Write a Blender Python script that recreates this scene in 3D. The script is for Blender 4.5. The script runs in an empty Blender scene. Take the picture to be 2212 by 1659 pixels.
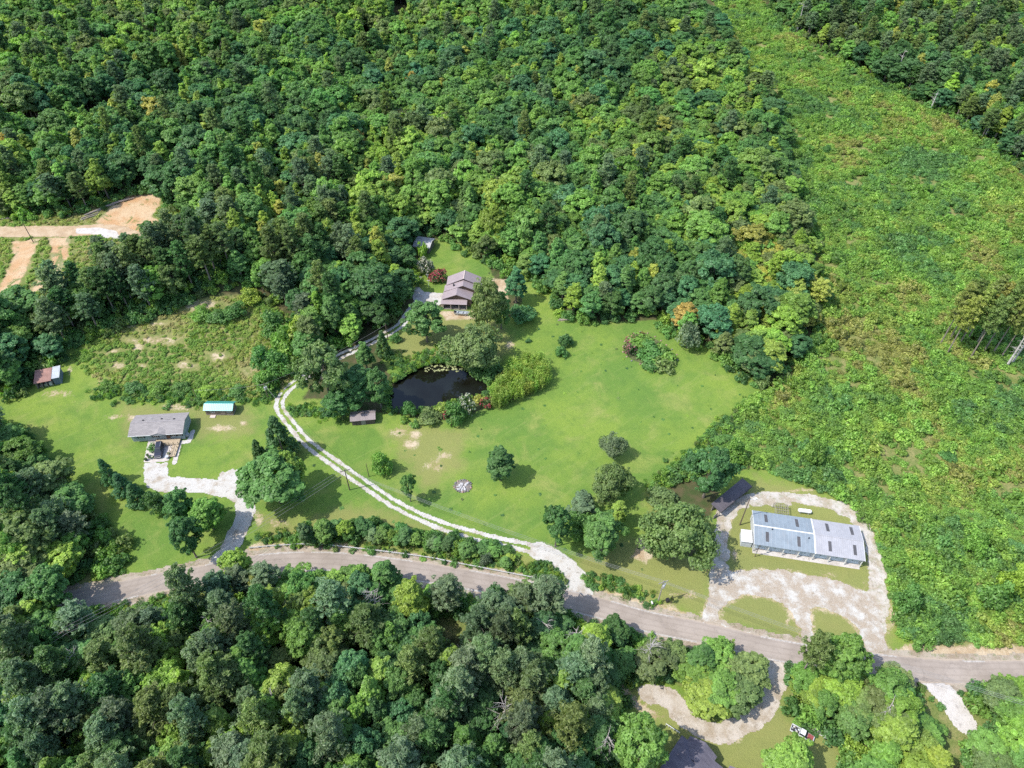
import bpy, bmesh, math, random
import numpy as np
from mathutils import Vector, Matrix

R = math.radians
random.seed(7)
rng = np.random.default_rng(11)
scene = bpy.context.scene
COL = scene.collection

# ------------------------------------------------------------------ camera
CAM_H = 140.0
PITCH = 45.0                      # degrees below the horizon
HFOV = 70.0
cam_d = bpy.data.cameras.new("camera")
cam = bpy.data.objects.new("camera", cam_d)
COL.objects.link(cam)
cam.location = (0, 0, CAM_H)
cam.rotation_euler = (R(90 - PITCH), 0, 0)
cam_d.sensor_width = 36.0
cam_d.lens = 18.0 / math.tan(R(HFOV / 2))
cam_d.clip_start = 1.0
cam_d.clip_end = 12000.0
scene.camera = cam

# ------------------------------------------------------------------ sky and sun
SUN_ELEV, SUN_AZ = 55.0, 197.0     # azimuth of the sun measured from +x, counter-clockwise
sx = math.cos(R(SUN_ELEV)) * math.cos(R(SUN_AZ))
sy = math.cos(R(SUN_ELEV)) * math.sin(R(SUN_AZ))
sz = math.sin(R(SUN_ELEV))
world = bpy.data.worlds.new("World")
scene.world = world
world.use_nodes = True
wn = world.node_tree
bg = wn.nodes["Background"]
sky = wn.nodes.new("ShaderNodeTexSky")
sky.sky_type = 'NISHITA'
sky.sun_disc = False
sky.sun_elevation = R(SUN_ELEV)
sky.sun_rotation = math.atan2(sx, sy)
sky.air_density = 1.0
sky.dust_density = 1.2
sky.ozone_density = 1.0
wn.links.new(sky.outputs[0], bg.inputs[0])
bg.inputs[1].default_value = 0.15
sun_d = bpy.data.lights.new("sun", 'SUN')
sun_d.energy = 2.7
sun_d.angle = R(0.53)
sun_d.color = (1.0, 0.955, 0.88)
sun = bpy.data.objects.new("sun", sun_d)
COL.objects.link(sun)
sun.location = (-100, -50, 300)
sun.rotation_euler = Vector((sx, sy, sz)).to_track_quat('Z', 'Y').to_euler()

scene.view_settings.view_transform = 'Standard'
scene.view_settings.look = 'None'
scene.view_settings.gamma = 1.0
scene.view_settings.use_curve_mapping = False
scene.view_settings.exposure = 1.12
scene.render.engine = 'CYCLES'
cy = scene.cycles
cy.max_bounces = 6
cy.diffuse_bounces = 4
cy.glossy_bounces = 2
cy.transmission_bounces = 3
cy.transparent_max_bounces = 4
cy.caustics_reflective = False
cy.caustics_refractive = False
cy.use_denoising = False
cy.use_adaptive_sampling = True
cy.adaptive_threshold = 0.01

# ------------------------------------------------------------------ maths helpers
def sstep(a, b, x):
    t = np.clip((np.asarray(x, float) - a) / (b - a), 0, 1)
    return t * t * (3 - 2 * t)

def _hash(ix, iy, seed):
    n = (ix.astype(np.int64) * 374761393 + iy.astype(np.int64) * 668265263 + seed * 1442695041) & 0xFFFFFFFF
    n = ((n ^ (n >> 13)) * 1274126177) & 0xFFFFFFFF
    n = (n ^ (n >> 16)) & 0xFFFFFFFF
    return n / 4294967295.0

def vnoise(x, y, scale, seed=0, octaves=3):
    x = np.asarray(x, float) / scale
    y = np.asarray(y, float) / scale
    out = np.zeros_like(x)
    amp, tot = 1.0, 0.0
    for o in range(octaves):
        fx, fy = np.floor(x), np.floor(y)
        tx, ty = x - fx, y - fy
        tx = tx * tx * (3 - 2 * tx)
        ty = ty * ty * (3 - 2 * ty)
        a = _hash(fx, fy, seed + o); b = _hash(fx + 1, fy, seed + o)
        c = _hash(fx, fy + 1, seed + o); d = _hash(fx + 1, fy + 1, seed + o)
        out += amp * ((a * (1 - tx) + b * tx) * (1 - ty) + (c * (1 - tx) + d * tx) * ty)
        tot += amp
        amp *= 0.5
        x = x * 2.03 + 17.1
        y = y * 2.03 + 5.7
    return out / tot          # 0..1

def hbase(x, y):
    """height of the land, metres (pond basin not included)"""
    x = np.asarray(x, float); y = np.asarray(y, float)
    bank = 8.0 * sstep(138, 190, y) * sstep(-48, -98, x)
    roll = sstep(215, 330, y) * (4.0 * np.sin(x / 75.0 + 0.8) + 4.5 * np.sin(y / 62.0 + x / 130.0))
    small = 0.35 * np.sin(x / 23.0) * np.sin(y / 19.0 + 1.0) * sstep(95, 160, np.abs(x) + 0.3 * y)
    far = 14.0 * sstep(450, 1500, y)
    return bank + roll + small + far

def _s1(a, b, x):
    t = min(1.0, max(0.0, (x - a) / (b - a)))
    return t * t * (3 - 2 * t)

def hb1(x, y):
    """hbase for one point"""
    return (8.0 * _s1(138, 190, y) * _s1(-48, -98, x) + _s1(215, 330, y) * (4.0 * math.sin(x / 75.0 + 0.8) + 4.5 * math.sin(y / 62.0 + x / 130.0))
            + 0.35 * math.sin(x / 23.0) * math.sin(y / 19.0 + 1.0) * _s1(95, 160, abs(x) + 0.3 * y) + 14.0 * _s1(450, 1500, y))

_F = 1106.0 / math.tan(R(HFOV / 2))      # focal length for a picture 2212 wide
_C, _S = math.cos(R(PITCH)), math.sin(R(PITCH))

def W(u, v, up=0.0):
    """world point on the land (plus up metres) seen at picture position u, v of a 2212 x 1659 frame"""
    dx, dy = (u - 1106.0) / _F, (v - 829.5) / _F
    d = np.array([dx, _C - dy * _S, -_S - dy * _C])
    z = 0.0
    for _ in range(26):
        t = (CAM_H - z - up) / -d[2]
        z = z * 0.4 + hb1(d[0] * t, d[1] * t) * 0.6
    t = (CAM_H - z - up) / -d[2]
    return np.array([d[0] * t, d[1] * t, z + up])

def Wxy(u, v, up=0.0):
    return W(u, v, up)[:2]

def PX(p):
    """picture position (2212 frame) of world points (N,3)"""
    p = np.atleast_2d(p)
    x, y, z = p[:, 0], p[:, 1], p[:, 2] - CAM_H
    dep = y * _C - z * _S
    dn = -y * _S - z * _C
    return np.stack([1106 + _F * x / dep, 829.5 + _F * dn / dep, dep], 1)

def poly(pts):
    return np.array([Wxy(u, v) for u, v in pts])

def sdf_poly(P, poly_):
    """signed distance of points P (N,2) to a polygon, positive inside"""
    P = np.asarray(P, float)
    A = poly_; B = np.roll(poly_, -1, 0)
    d2 = np.full(len(P), 1e18)
    inside = np.zeros(len(P), bool)
    for a, b in zip(A, B):
        e = b - a
        w = P - a
        t = np.clip((w @ e) / max(e @ e, 1e-9), 0, 1)
        q = w - t[:, None] * e
        d2 = np.minimum(d2, (q * q).sum(1))
        c = ((a[1] > P[:, 1]) != (b[1] > P[:, 1]))
        if abs(b[1] - a[1]) > 1e-12:
            xi = (b[0] - a[0]) * (P[:, 1] - a[1]) / (b[1] - a[1]) + a[0]
            inside ^= c & (P[:, 0] < xi)
    d = np.sqrt(d2)
    return np.where(inside, d, -d)

def smooth_line(pts, n=8):
    """Catmull-Rom through pts"""
    p = np.array(pts, float)
    p = np.vstack([2 * p[0] - p[1], p, 2 * p[-1] - p[-2]])
    out = []
    for i in range(1, len(p) - 2):
        for k in range(n):
            t = k / n
            out.append(0.5 * ((2 * p[i]) + (-p[i - 1] + p[i + 1]) * t + (2 * p[i - 1] - 5 * p[i] + 4 * p[i + 1] - p[i + 2]) * t * t
                              + (-p[i - 1] + 3 * p[i] - 3 * p[i + 1] + p[i + 2]) * t ** 3))
    out.append(p[-2])
    return np.array(out)

def line_dist(P, line):
    """distance to a polyline and the arc length of the nearest point"""
    P = np.asarray(P, float)
    best = np.full(len(P), 1e18); s = np.zeros(len(P)); side = np.zeros(len(P))
    acc = 0.0
    for a, b in zip(line[:-1], line[1:]):
        e = b - a
        L = math.hypot(*e)
        if L < 1e-9:
            continue
        w = P - a
        t = np.clip((w @ e) / (L * L), 0, 1)
        q = w - t[:, None] * e
        d2 = (q * q).sum(1)
        m = d2 < best
        best = np.where(m, d2, best)
        s = np.where(m, acc + t * L, s)
        side = np.where(m, np.sign(e[0] * w[:, 1] - e[1] * w[:, 0]), side)
        acc += L
    return np.sqrt(best), s, side

# ------------------------------------------------------------------ material helpers
MATS = {}
def new_mat(name):
    m = bpy.data.materials.new(name)
    m.use_nodes = True
    nt = m.node_tree
    for n in list(nt.nodes):
        nt.nodes.remove(n)
    out = nt.nodes.new("ShaderNodeOutputMaterial")
    MATS[name] = m
    return m, nt, out

class NT:
    """small wrapper to write node trees shortly"""
    def __init__(self, nt):
        self.nt = nt
    def n(self, kind, **kw):
        nd = self.nt.nodes.new(kind)
        for k, v in kw.items():
            setattr(nd, k, v)
        return nd
    def link(self, a, b):
        self.nt.links.new(a, b)
    def val(self, x, sock):
        if isinstance(x, (int, float)):
            sock.default_value = x
        elif isinstance(x, (tuple, list)):
            sock.default_value = tuple(x) + ((1.0,) if len(x) == 3 and sock.type == 'RGBA' else ())
        else:
            self.link(x, sock)
    def noise(self, scale, detail=4, rough=0.55, coord=None, dist=0.0, dim='3D'):
        nd = self.n("ShaderNodeTexNoise", noise_dimensions=dim)
        nd.inputs["Scale"].default_value = scale
        nd.inputs["Detail"].default_value = detail
        nd.inputs["Roughness"].default_value = rough
        nd.inputs["Distortion"].default_value = dist
        if coord is not None:
            self.link(coord, nd.inputs["Vector"])
        return nd.outputs[0]
    def math(self, op, a, b=0.0, c=0.0, clamp=False):
        nd = self.n("ShaderNodeMath", operation=op, use_clamp=clamp)
        for i, x in enumerate((a, b, c)):
            self.val(x, nd.inputs[i])
        return nd.outputs[0]
    def ramp(self, fac, lo, hi, clamp=True):
        nd = self.n("ShaderNodeMapRange", interpolation_type='SMOOTHSTEP', clamp=True)
        self.val(fac, nd.inputs[0])
        nd.inputs[1].default_value = lo
        nd.inputs[2].default_value = hi
        return nd.outputs[0]
    def mix(self, fac, a, b, blend='MIX'):
        nd = self.n("ShaderNodeMix", data_type='RGBA', blend_type=blend)
        self.val(fac, nd.inputs[0])
        self.val(a, nd.inputs[6])
        self.val(b, nd.inputs[7])
        return nd.outputs[2]
    def attr(self, name, kind='GEOMETRY'):
        return self.n("ShaderNodeAttribute", attribute_type=kind, attribute_name=name)
    def pos(self):
        return self.n("ShaderNodeNewGeometry").outputs["Position"]
    def obj(self):
        return self.n("ShaderNodeTexCoord").outputs["Object"]
    def bump(self, h, strength=0.5, dist=0.1):
        nd = self.n("ShaderNodeBump")
        nd.inputs["Strength"].default_value = strength
        nd.inputs["Distance"].default_value = dist
        self.link(h, nd.inputs["Height"])
        return nd.outputs[0]
    def bsdf(self, col, rough=0.8, spec=0.3, metal=0.0, normal=None):
        b = self.n("ShaderNodeBsdfPrincipled")
        self.val(col, b.inputs["Base Color"])
        self.val(rough, b.inputs["Roughness"])
        self.val(metal, b.inputs["Metallic"])
        b.inputs["Specular IOR Level"].default_value = spec
        if normal is not None:
            self.link(normal, b.inputs["Normal"])
        return b.outputs[0]

def simple_mat(name, col, rough=0.7, metal=0.0, var=0.15, nscale=3.0, spec=0.3, col2=None, n2=0.5):
    """plain painted / weathered surface with a little noise so that it is never one flat colour"""
    if name in MATS:
        return MATS[name]
    m, nt, out = new_mat(name)
    t = NT(nt)
    co = t.obj()
    n = t.noise(nscale, 5, 0.6, co)
    dark = tuple(c * (1 - var) for c in col)
    lite = tuple(min(1, c * (1 + var)) for c in col)
    c = t.mix(t.ramp(n, 0.3, 0.7), dark, lite)
    if col2 is not None:
        c = t.mix(t.ramp(t.noise(nscale * 0.37, 5, 0.65, co), n2, n2 + 0.18), c, col2)
    t.link(t.bsdf(c, rough, spec, metal, t.bump(n, 0.15, 0.02)), out.inputs[0])
    return m

# ------------------------------------------------------------------ object helpers
def link(o):
    COL.objects.link(o)
    return o

def tag(o, label=None, cat=None, group=None, kind=None):
    if label: o["label"] = label
    if cat: o["category"] = cat
    if group: o["group"] = group
    if kind: o["kind"] = kind
    return o

def empty(name, loc=(0, 0, 0), rz=0.0):
    o = bpy.data.objects.new(name, None)
    o.location = loc
    o.rotation_euler = (0, 0, rz)
    o.empty_display_size = 0.5
    return link(o)

def np_mesh(name, V, F4, mats=(), attrs=None, smooth=False, mat_idx=None):
    """mesh from numpy verts (N,3) and quads (M,4)"""
    V = np.asarray(V, np.float32); F4 = np.asarray(F4, np.int32)
    me = bpy.data.meshes.new(name)
    me.vertices.add(len(V))
    me.vertices.foreach_set("co", V.ravel())
    k = F4.shape[1]
    me.loops.add(F4.size)
    me.loops.foreach_set("vertex_index", F4.ravel())
    me.polygons.add(len(F4))
    me.polygons.foreach_set("loop_start", np.arange(0, F4.size, k, dtype=np.int32))
    me.polygons.foreach_set("loop_total", np.full(len(F4), k, np.int32))
    if mat_idx is not None:
        me.polygons.foreach_set("material_index", np.asarray(mat_idx, np.int32))
    for a, (typ, dom, data) in (attrs or {}).items():
        at = me.attributes.new(a, typ, dom)
        key = {"FLOAT": "value", "FLOAT_VECTOR": "vector", "FLOAT_COLOR": "color", "INT": "value"}[typ]
        at.data.foreach_set(key, np.asarray(data, np.int32 if typ == "INT" else np.float32).ravel())
    me.update(calc_edges=True)
    me.validate()
    if smooth:
        me.polygons.foreach_set("use_smooth", np.ones(len(me.polygons), bool))
    for m in mats:
        me.materials.append(m)
    return me

class MB:
    """collects boxes, prisms and tubes; build() links them as one mesh object"""
    def __init__(self):
        self.v, self.f = [], []
    def add(self, verts, faces):
        k = len(self.v)
        self.v += [tuple(p) for p in verts]
        self.f += [tuple(i + k for i in f) for f in faces]
        return self
    def box(self, x0, x1, y0, y1, z0, z1):
        return self.add([(x0, y0, z0), (x1, y0, z0), (x1, y1, z0), (x0, y1, z0), (x0, y0, z1), (x1, y0, z1), (x1, y1, z1), (x0, y1, z1)],
                        [(0, 3, 2, 1), (4, 5, 6, 7), (0, 1, 5, 4), (1, 2, 6, 5), (2, 3, 7, 6), (3, 0, 4, 7)])
    def hexa(self, p):
        """eight points: bottom four counter-clockwise, then top four"""
        return self.add(p, [(0, 3, 2, 1), (4, 5, 6, 7), (0, 1, 5, 4), (1, 2, 6, 5), (2, 3, 7, 6), (3, 0, 4, 7)])
    def slab(self, quad, th):
        """a sheet given by four corners (counter-clockwise seen from above), th thick downwards"""
        q = [Vector(p) for p in quad]
        n = (q[1] - q[0]).cross(q[3] - q[0]).normalized() * th
        return self.hexa([p - n for p in q] + q)
    def prism(self, outline, y0, y1):
        """outline in x,z (counter-clockwise seen from -y) swept from y0 to y1"""
        n = len(outline)
        v = [(x, y0, z) for x, z in outline] + [(x, y1, z) for x, z in outline]
        f = [tuple(range(n)), tuple(range(2 * n - 1, n - 1, -1))]
        f += [((i + 1) % n, i, i + n, (i + 1) % n + n) for i in range(n)]
        return self.add(v, f)
    def tube(self, pts, rad, seg=8, cap=True):
        pts = [Vector(p) for p in pts]
        rr = rad if isinstance(rad, (list, tuple)) else [rad] * len(pts)
        rings = []
        for i, p in enumerate(pts):
            d = (pts[min(i + 1, len(pts) - 1)] - pts[max(i - 1, 0)]).normalized()
            a = Vector((0, 0, 1)) if abs(d.z) < 0.9 else Vector((1, 0, 0))
            u = d.cross(a).normalized(); w = d.cross(u).normalized()
            rings.append([p + (u * math.cos(2 * math.pi * k / seg) + w * math.sin(2 * math.pi * k / seg)) * rr[i] for k in range(seg)])
        v = [q for r in rings for q in r]
        f = []
        for i in range(len(pts) - 1):
            for k in range(seg):
                f.append((i * seg + k, i * seg + (k + 1) % seg, (i + 1) * seg + (k + 1) % seg, (i + 1) * seg + k))
        if cap:
            f.append(tuple(range(seg - 1, -1, -1)))
            f.append(tuple((len(pts) - 1) * seg + k for k in range(seg)))
        return self.add(v, f)
    def mesh(self, name, mat):
        me = bpy.data.meshes.new(name)
        me.from_pydata(self.v, [], self.f)
        me.update()
        bm = bmesh.new(); bm.from_mesh(me)
        bmesh.ops.recalc_face_normals(bm, faces=bm.faces)
        bm.to_mesh(me); bm.free()
        for m in (mat if isinstance(mat, (list, tuple)) else [mat]):
            me.materials.append(m)
        return me
    def build(self, name, mat, parent=None, loc=None, bevel=0.0):
        o = link(bpy.data.objects.new(name, self.mesh(name, mat)))
        o.parent = parent
        if loc is not None:
            o.location = loc
        if bevel:
            b = o.modifiers.new("bevel", 'BEVEL'); b.width = bevel; b.segments = 2; b.limit_method = 'ANGLE'
        return o

def share(name, me, parent=None, loc=(0, 0, 0), rot=(0, 0, 0), scale=(1, 1, 1)):
    o = link(bpy.data.objects.new(name, me))
    o.parent = parent
    o.location = loc; o.rotation_euler = rot; o.scale = scale
    return o
# ================================================================== zones of the land (picture outlines projected onto the land)
LAWN = [poly(p) for p in (
    # main meadow down to the road
    [(618, 902), (650, 880), (700, 880), (760, 905), (870, 915), (930, 930), (1000, 922), (1100, 882), (1190, 852), (1205, 800), (1165, 770), (1105, 740),
     (1105, 700), (1135, 690), (1150, 650), (1140, 612), (1168, 618), (1185, 660), (1215, 695), (1300, 712), (1430, 705), (1455, 730), (1530, 770),
     (1600, 818), (1625, 850), (1590, 890), (1540, 930), (1460, 1000), (1390, 1060), (1400, 1180), (1500, 1240), (1525, 1290), (1500, 1335), (1420, 1316),
     (1330, 1296), (1262, 1272), (1235, 1262), (1190, 1250), (1000, 1214), (930, 1200), (757, 1178), (680, 1172), (560, 1180), (540, 1150), (580, 1080), (600, 1000), (640, 960)],
    # yard of the grey-roofed house
    [(15, 868), (60, 850), (130, 832), (150, 800), (140, 760), (170, 770), (185, 805), (220, 842), (330, 852), (430, 862), (560, 862), (625, 838), (640, 845), (612, 880), (612, 910),
     (650, 965), (700, 1005), (730, 1040), (660, 1110), (640, 1160), (560, 1175), (480, 1195), (420, 1205), (330, 1245), (285, 1225), (250, 1170), (200, 1110), (150, 1050), (95, 985), (40, 915)],
    # lawn behind the brown house
    [(912, 595), (925, 560), (935, 528), (985, 535), (1035, 575), (1045, 600), (1010, 612), (960, 625), (905, 618)],
    # ground between brown house and pond
    [(838, 745), (880, 700), (945, 680), (1030, 672), (1090, 700), (1110, 760), (1060, 790), (1000, 780), (930, 780), (860, 795)],
    # storage lot
    [(1540, 1345), (1560, 1290), (1556, 1150), (1570, 1100), (1600, 1040), (1640, 1032), (1720, 1045), (1800, 1075), (1870, 1125), (1905, 1200), (1925, 1300), (1945, 1405), (1775, 1402), (1641, 1373)],
    # yard at the lower edge
    [(1330, 1470), (1380, 1540), (1440, 1590), (1400, 1760), (1880, 1760), (1830, 1620), (1800, 1560), (1700, 1540), (1715, 1480), (1690, 1440), (1640, 1432), (1640, 1500), (1560, 1560), (1440, 1500)],
)]
DIRT = [poly(p) for p in (
    # eroded orange slope and the ground round the earth road
    [(24, 522), (88, 516), (74, 548), (58, 584), (36, 624), (0, 662), (-60, 704), (-60, 660), (0, 618), (16, 582), (30, 552)],
    [(104, 514), (150, 512), (150, 552), (128, 590), (105, 612), (66, 640), (40, 656), (70, 622), (96, 590), (112, 560)],
    [(205, 480), (240, 448), (275, 422), (340, 416), (348, 440), (330, 466), (372, 496), (300, 508), (252, 498)],
    [(-200, 492), (0, 493), (150, 492), (205, 486), (215, 508), (60, 510), (-200, 512)],
    # right shoulder of the road and the mailbox verge
    [(1955, 1392), (2212, 1394), (2500, 1398), (2500, 1432), (2212, 1430), (2060, 1428), (1960, 1418), (1935, 1405)],
    [(1250, 1272), (1330, 1300), (1420, 1318), (1510, 1342), (1506, 1330), (1440, 1306), (1360, 1288), (1290, 1268)],
    # dirt bank inside the guardrail
    [(520, 1192), (545, 1176), (680, 1170), (757, 1178), (930, 1200), (1000, 1214), (1190, 1250), (1240, 1270), (1180, 1272), (1037, 1240), (900, 1216), (760, 1200), (650, 1196), (560, 1200)],
    # bare spots
    [(1385, 1160), (1415, 1150), (1420, 1190), (1395, 1215), (1360, 1205)],
    [(945, 672), (1040, 672), (1035, 690), (960, 692)],
    [(1540, 1110), (1556, 1098), (1565, 1112), (1556, 1122)],
    [(838, 22), (870, 16), (890, 24), (870, 34), (838, 36)],
    [(788, 112), (800, 84), (812, 90), (805, 112), (792, 120)],
    [(1315, 1470), (1345, 1470), (1365, 1500), (1400, 1530), (1440, 1545), (1420, 1560), (1370, 1530), (1325, 1500)],
    [(1062, 602), (1100, 602), (1100, 648), (1080, 660), (1075, 625)],
)]
DIRT_SPOTS = [  # picture x, y, half-width, half-height
    (330, 735, 80, 16), (235, 716, 34, 10), (285, 706, 16, 11), (430, 660, 70, 18), (250, 790, 30, 12), (400, 790, 34, 12), (470, 770, 30, 14), (340, 700, 30, 9), (540, 800, 26, 12), (240, 760, 34, 8), (215, 824, 22, 14), (300, 752, 34, 7), (310, 790, 18, 6),
    (500, 665, 30, 10), (585, 590, 20, 28), (590, 730, 14, 16), (150, 800, 9, 22), (380, 878, 64, 13), (480, 925, 52, 14), (530, 915, 26, 12), (280, 905, 22, 18),
    (940, 1005, 36, 26), (960, 985, 26, 14), (895, 940, 30, 20), (1100, 860, 60, 10), (1105, 745, 22, 14), (1000, 1052, 32, 18), (1215, 690, 12, 12),
    (980, 925, 26, 6), (865, 930, 40, 20), (885, 960, 30, 20), (560, 1120, 18, 30), (600, 1130, 40, 14), (1300, 1085, 20, 12),
    (1790, 1238, 60, 8), (1588, 1200, 12, 30), (1730, 1058, 50, 8), (1840, 1095, 20, 10), (1925, 1330, 14, 60), (1960, 1400, 30, 12),
    (1480, 1285, 50, 16), (1870, 1262, 12, 14), (1700, 1345, 12, 16),
    (1790, 1570, 30, 16), (1720, 1500, 16, 40), (1560, 1600, 60, 14), (1020, 800, 20, 6), (120, 850, 60, 14), (250, 900, 40, 10),
]
SCRUB = poly([(1500, -60), (1560, -20), (1600, 0), (1645, 0), (1700, 66), (1830, 146), (1960, 208), (2060, 268), (2140, 328), (2212, 385), (2500, 490), (2560, 1420), (2212, 1398), (1960, 1395),
              (1935, 1350), (1922, 1250), (1890, 1160), (1830, 1085), (1730, 1045), (1640, 1020), (1590, 1000), (1500, 1030), (1420, 1060), (1392, 1066), (1470, 1000), (1545, 935), (1630, 858),
              (1700, 815), (1750, 740), (1780, 660), (1765, 560), (1735, 470), (1725, 420), (1695, 340), (1685, 270), (1645, 170), (1580, 90)])
ROUGH = poly([(150, 775), (200, 725), (330, 690), (430, 645), (550, 635), (640, 690), (645, 810), (610, 850), (560, 862), (430, 858), (330, 850), (220, 842), (182, 805)])
ROUGH2 = poly([(-300, 440), (0, 445), (130, 440), (215, 430), (340, 400), (430, 440), (420, 510), (250, 560), (160, 640), (120, 720), (-300, 750)])
POND = smooth_line(poly([(850, 828), (880, 806), (924, 786), (970, 783), (1014, 798), (1030, 816), (1058, 832), (1050, 850), (985, 868), (950, 884), (897, 884), (845, 886), (838, 856), (850, 828)]), 5)[:-1]
ROAD = smooth_line([Wxy(u, v) for u, v in ((-400, 1490), (-160, 1408), (0, 1345), (100, 1312), (180, 1292), (267, 1275), (350, 1257), (433, 1242), (500, 1228), (567, 1217), (650, 1212), (730, 1214), (787, 1219),
                   (900, 1234), (1037, 1257), (1120, 1273), (1187, 1287), (1303, 1316), (1403, 1344), (1541, 1372), (1641, 1397), (1775, 1421), (1941, 1442), (2075, 1452), (2212, 1452), (2500, 1448), (2900, 1440))], 6)
DRIVE_MEADOW = smooth_line([Wxy(u, v) for u, v in ((1250, 1288), (1243, 1255), (1222, 1224), (1188, 1200), (1140, 1183), (1080, 1170), (1020, 1155), (960, 1137), (900, 1113), (850, 1087), (800, 1054), (750, 1019), (700, 984), (662, 955),
                           (640, 930), (622, 908), (606, 886), (605, 866), (616, 846), (636, 829), (664, 811), (700, 787), (740, 767), (790, 744), (830, 724), (865, 702), (885, 675), (905, 650))], 6)
DRIVE_LEFT = smooth_line([Wxy(u, v) for u, v in ((470, 1222), (492, 1190), (508, 1160), (524, 1128), (532, 1100), (522, 1076), (500, 1062), (460, 1052), (420, 1049), (380, 1047), (345, 1046))], 6)
LOOP = smooth_line([Wxy(u, v) for u, v in ((1548, 1260), (1556, 1206), (1560, 1150), (1570, 1112), (1592, 1088), (1630, 1077), (1680, 1074), (1740, 1079), (1800, 1092), (1842, 1110), (1864, 1132), (1881, 1170), (1891, 1220), (1898, 1290), (1900, 1360))], 6)
DRIVE_LOWER = smooth_line([Wxy(u, v) for u, v in ((1672, 1405), (1672, 1440), (1674, 1475), (1664, 1512), (1640, 1545), (1600, 1571), (1556, 1583), (1510, 1572), (1472, 1545), (1452, 1510), (1400, 1500))], 6)
APRON = smooth_line([Wxy(u, v) for u, v in ((1996, 1448), (2018, 1476), (2046, 1504), (2070, 1540), (2082, 1560))], 6)
EARTH_ROAD = smooth_line([Wxy(u, v) for u, v in ((-400, 506), (-100, 502), (0, 501), (80, 500), (160, 499), (205, 497), (250, 500), (290, 512))], 6)
LOT = poly([(1518, 1338), (1524, 1306), (1538, 1256), (1555, 1234), (1618, 1231), (1681, 1230), (1741, 1241), (1808, 1256), (1852, 1273), (1878, 1280), (1898, 1306), (1908, 1372), (1921, 1403),
            (1875, 1416), (1808, 1414), (1748, 1402), (1708, 1392), (1661, 1381), (1575, 1360), (1541, 1354)])
ISLAND_A = poly([(1553, 1336), (1558, 1319), (1588, 1296), (1615, 1288), (1661, 1293), (1688, 1306), (1708, 1329), (1725, 1359), (1728, 1383), (1708, 1386), (1661, 1373), (1608, 1359), (1568, 1349)])
ISLAND_B = poly([(1753, 1319), (1765, 1314), (1795, 1323), (1828, 1339), (1848, 1359), (1861, 1383), (1863, 1399), (1835, 1403), (1808, 1406), (1775, 1399), (1758, 1376)])
PAD_HOUSE = poly([(891, 622), (904, 620), (916, 630), (960, 634), (960, 650), (949, 660), (925, 664), (893, 648)])
CAR_PAD = poly([(311, 999), (363, 996), (379, 946), (322, 948)])
GRAVEL_PATCH = poly([(468, 1046), (478, 1024), (500, 1016), (522, 1020), (536, 1040), (520, 1052)])
TURN_AREA = poly([(312, 1002), (361, 999), (363, 1026), (378, 1038), (410, 1046), (360, 1056), (322, 1054), (310, 1040)])

DRY = LAWN[3:6] + [poly(q) for q in ([(1240, 1200), (1390, 1150), (1400, 1060), (1540, 1100), (1540, 1340), (1330, 1296), (1262, 1272)], [(560, 1180), (560, 1110), (640, 1120), (760, 1090), (860, 1110), (1000, 1160), (1190, 1210), (1230, 1262), (930, 1200)],
    [(840, 930), (900, 910), (1000, 930), (1000, 1010), (920, 1060), (860, 990)], [(250, 870), (540, 880), (560, 940), (430, 950), (410, 900), (270, 960)],
    [(160, 455), (0, 460), (0, 480), (150, 484)])]

def zone(P, polys):
    d = np.full(len(P), -1e9)
    for q in polys:
        d = np.maximum(d, sdf_poly(P, q))
    return d

def spots_field(P3, spots):
    """soft blobs given in picture space, evaluated at land points through their world footprint"""
    out = np.zeros(len(P3))
    for (u, v, a, b) in spots:
        c = Wxy(u, v); ex = Wxy(u + a, v) - c; ey = Wxy(u, v - b) - c
        M = np.linalg.inv(np.stack([ex, ey], 1))
        q = (P3[:, :2] - c) @ M.T
        out = np.maximum(out, 1.25 - np.sqrt((q * q).sum(1)))
    return np.clip(out, 0, 1)

# ------------------------------------------------------------------ the ground, one sheet to the horizon
def axis(lo, hi, step, far):
    a = list(np.arange(lo, hi + 1e-6, step))
    s, x = step, hi
    while x < far:
        s *= 1.22; x += s; a.append(x)
    s, x = step, lo
    pre = []
    while x > -far:
        s *= 1.22; x -= s; pre.append(x)
    return np.array(pre[::-1] + a)

gx = axis(-185, 185, 0.9, 5000)
gy = axis(38, 290, 0.9, 5000)
GX, GY = np.meshgrid(gx, gy)
P2 = np.stack([GX.ravel(), GY.ravel()], 1)
Z = hbase(P2[:, 0], P2[:, 1])
pond_d = np.full(len(P2), -50.0)
near_pond = (np.abs(P2[:, 0] - POND[:, 0].mean()) < 60) & (np.abs(P2[:, 1] - POND[:, 1].mean()) < 60)
pond_d[near_pond] = sdf_poly(P2[near_pond], POND)
Z = Z - 1.9 * sstep(-1.2, 2.0, pond_d)
core = (np.abs(P2[:, 0]) < 420) & (P2[:, 1] > -20) & (P2[:, 1] < 640)
def masked(fn, fill):
    out = np.full(len(P2), fill, float)
    out[core] = fn(P2[core])
    return out
lawn_a = masked(lambda p: np.clip((zone(p, LAWN) + 3.0) / 3.0 + 0.5, 0, 1), 0)
dry_a = masked(lambda p: np.clip(zone(p, DRY) / 8.0 + 0.5, 0, 1), 0)
def worn(p):
    """bare worn band beside gravel and asphalt"""
    d = np.maximum.reduce([np.minimum.reduce([sdf_poly(p, LOT), -sdf_poly(p, ISLAND_A), -sdf_poly(p, ISLAND_B)]), 1.2 - line_dist(p, LOOP)[0], 1.4 - line_dist(p, DRIVE_LEFT)[0], 1.2 - line_dist(p, DRIVE_LOWER)[0]])
    return 0.60 * np.clip((d + 1.5) / 1.5, 0, 1)
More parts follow.
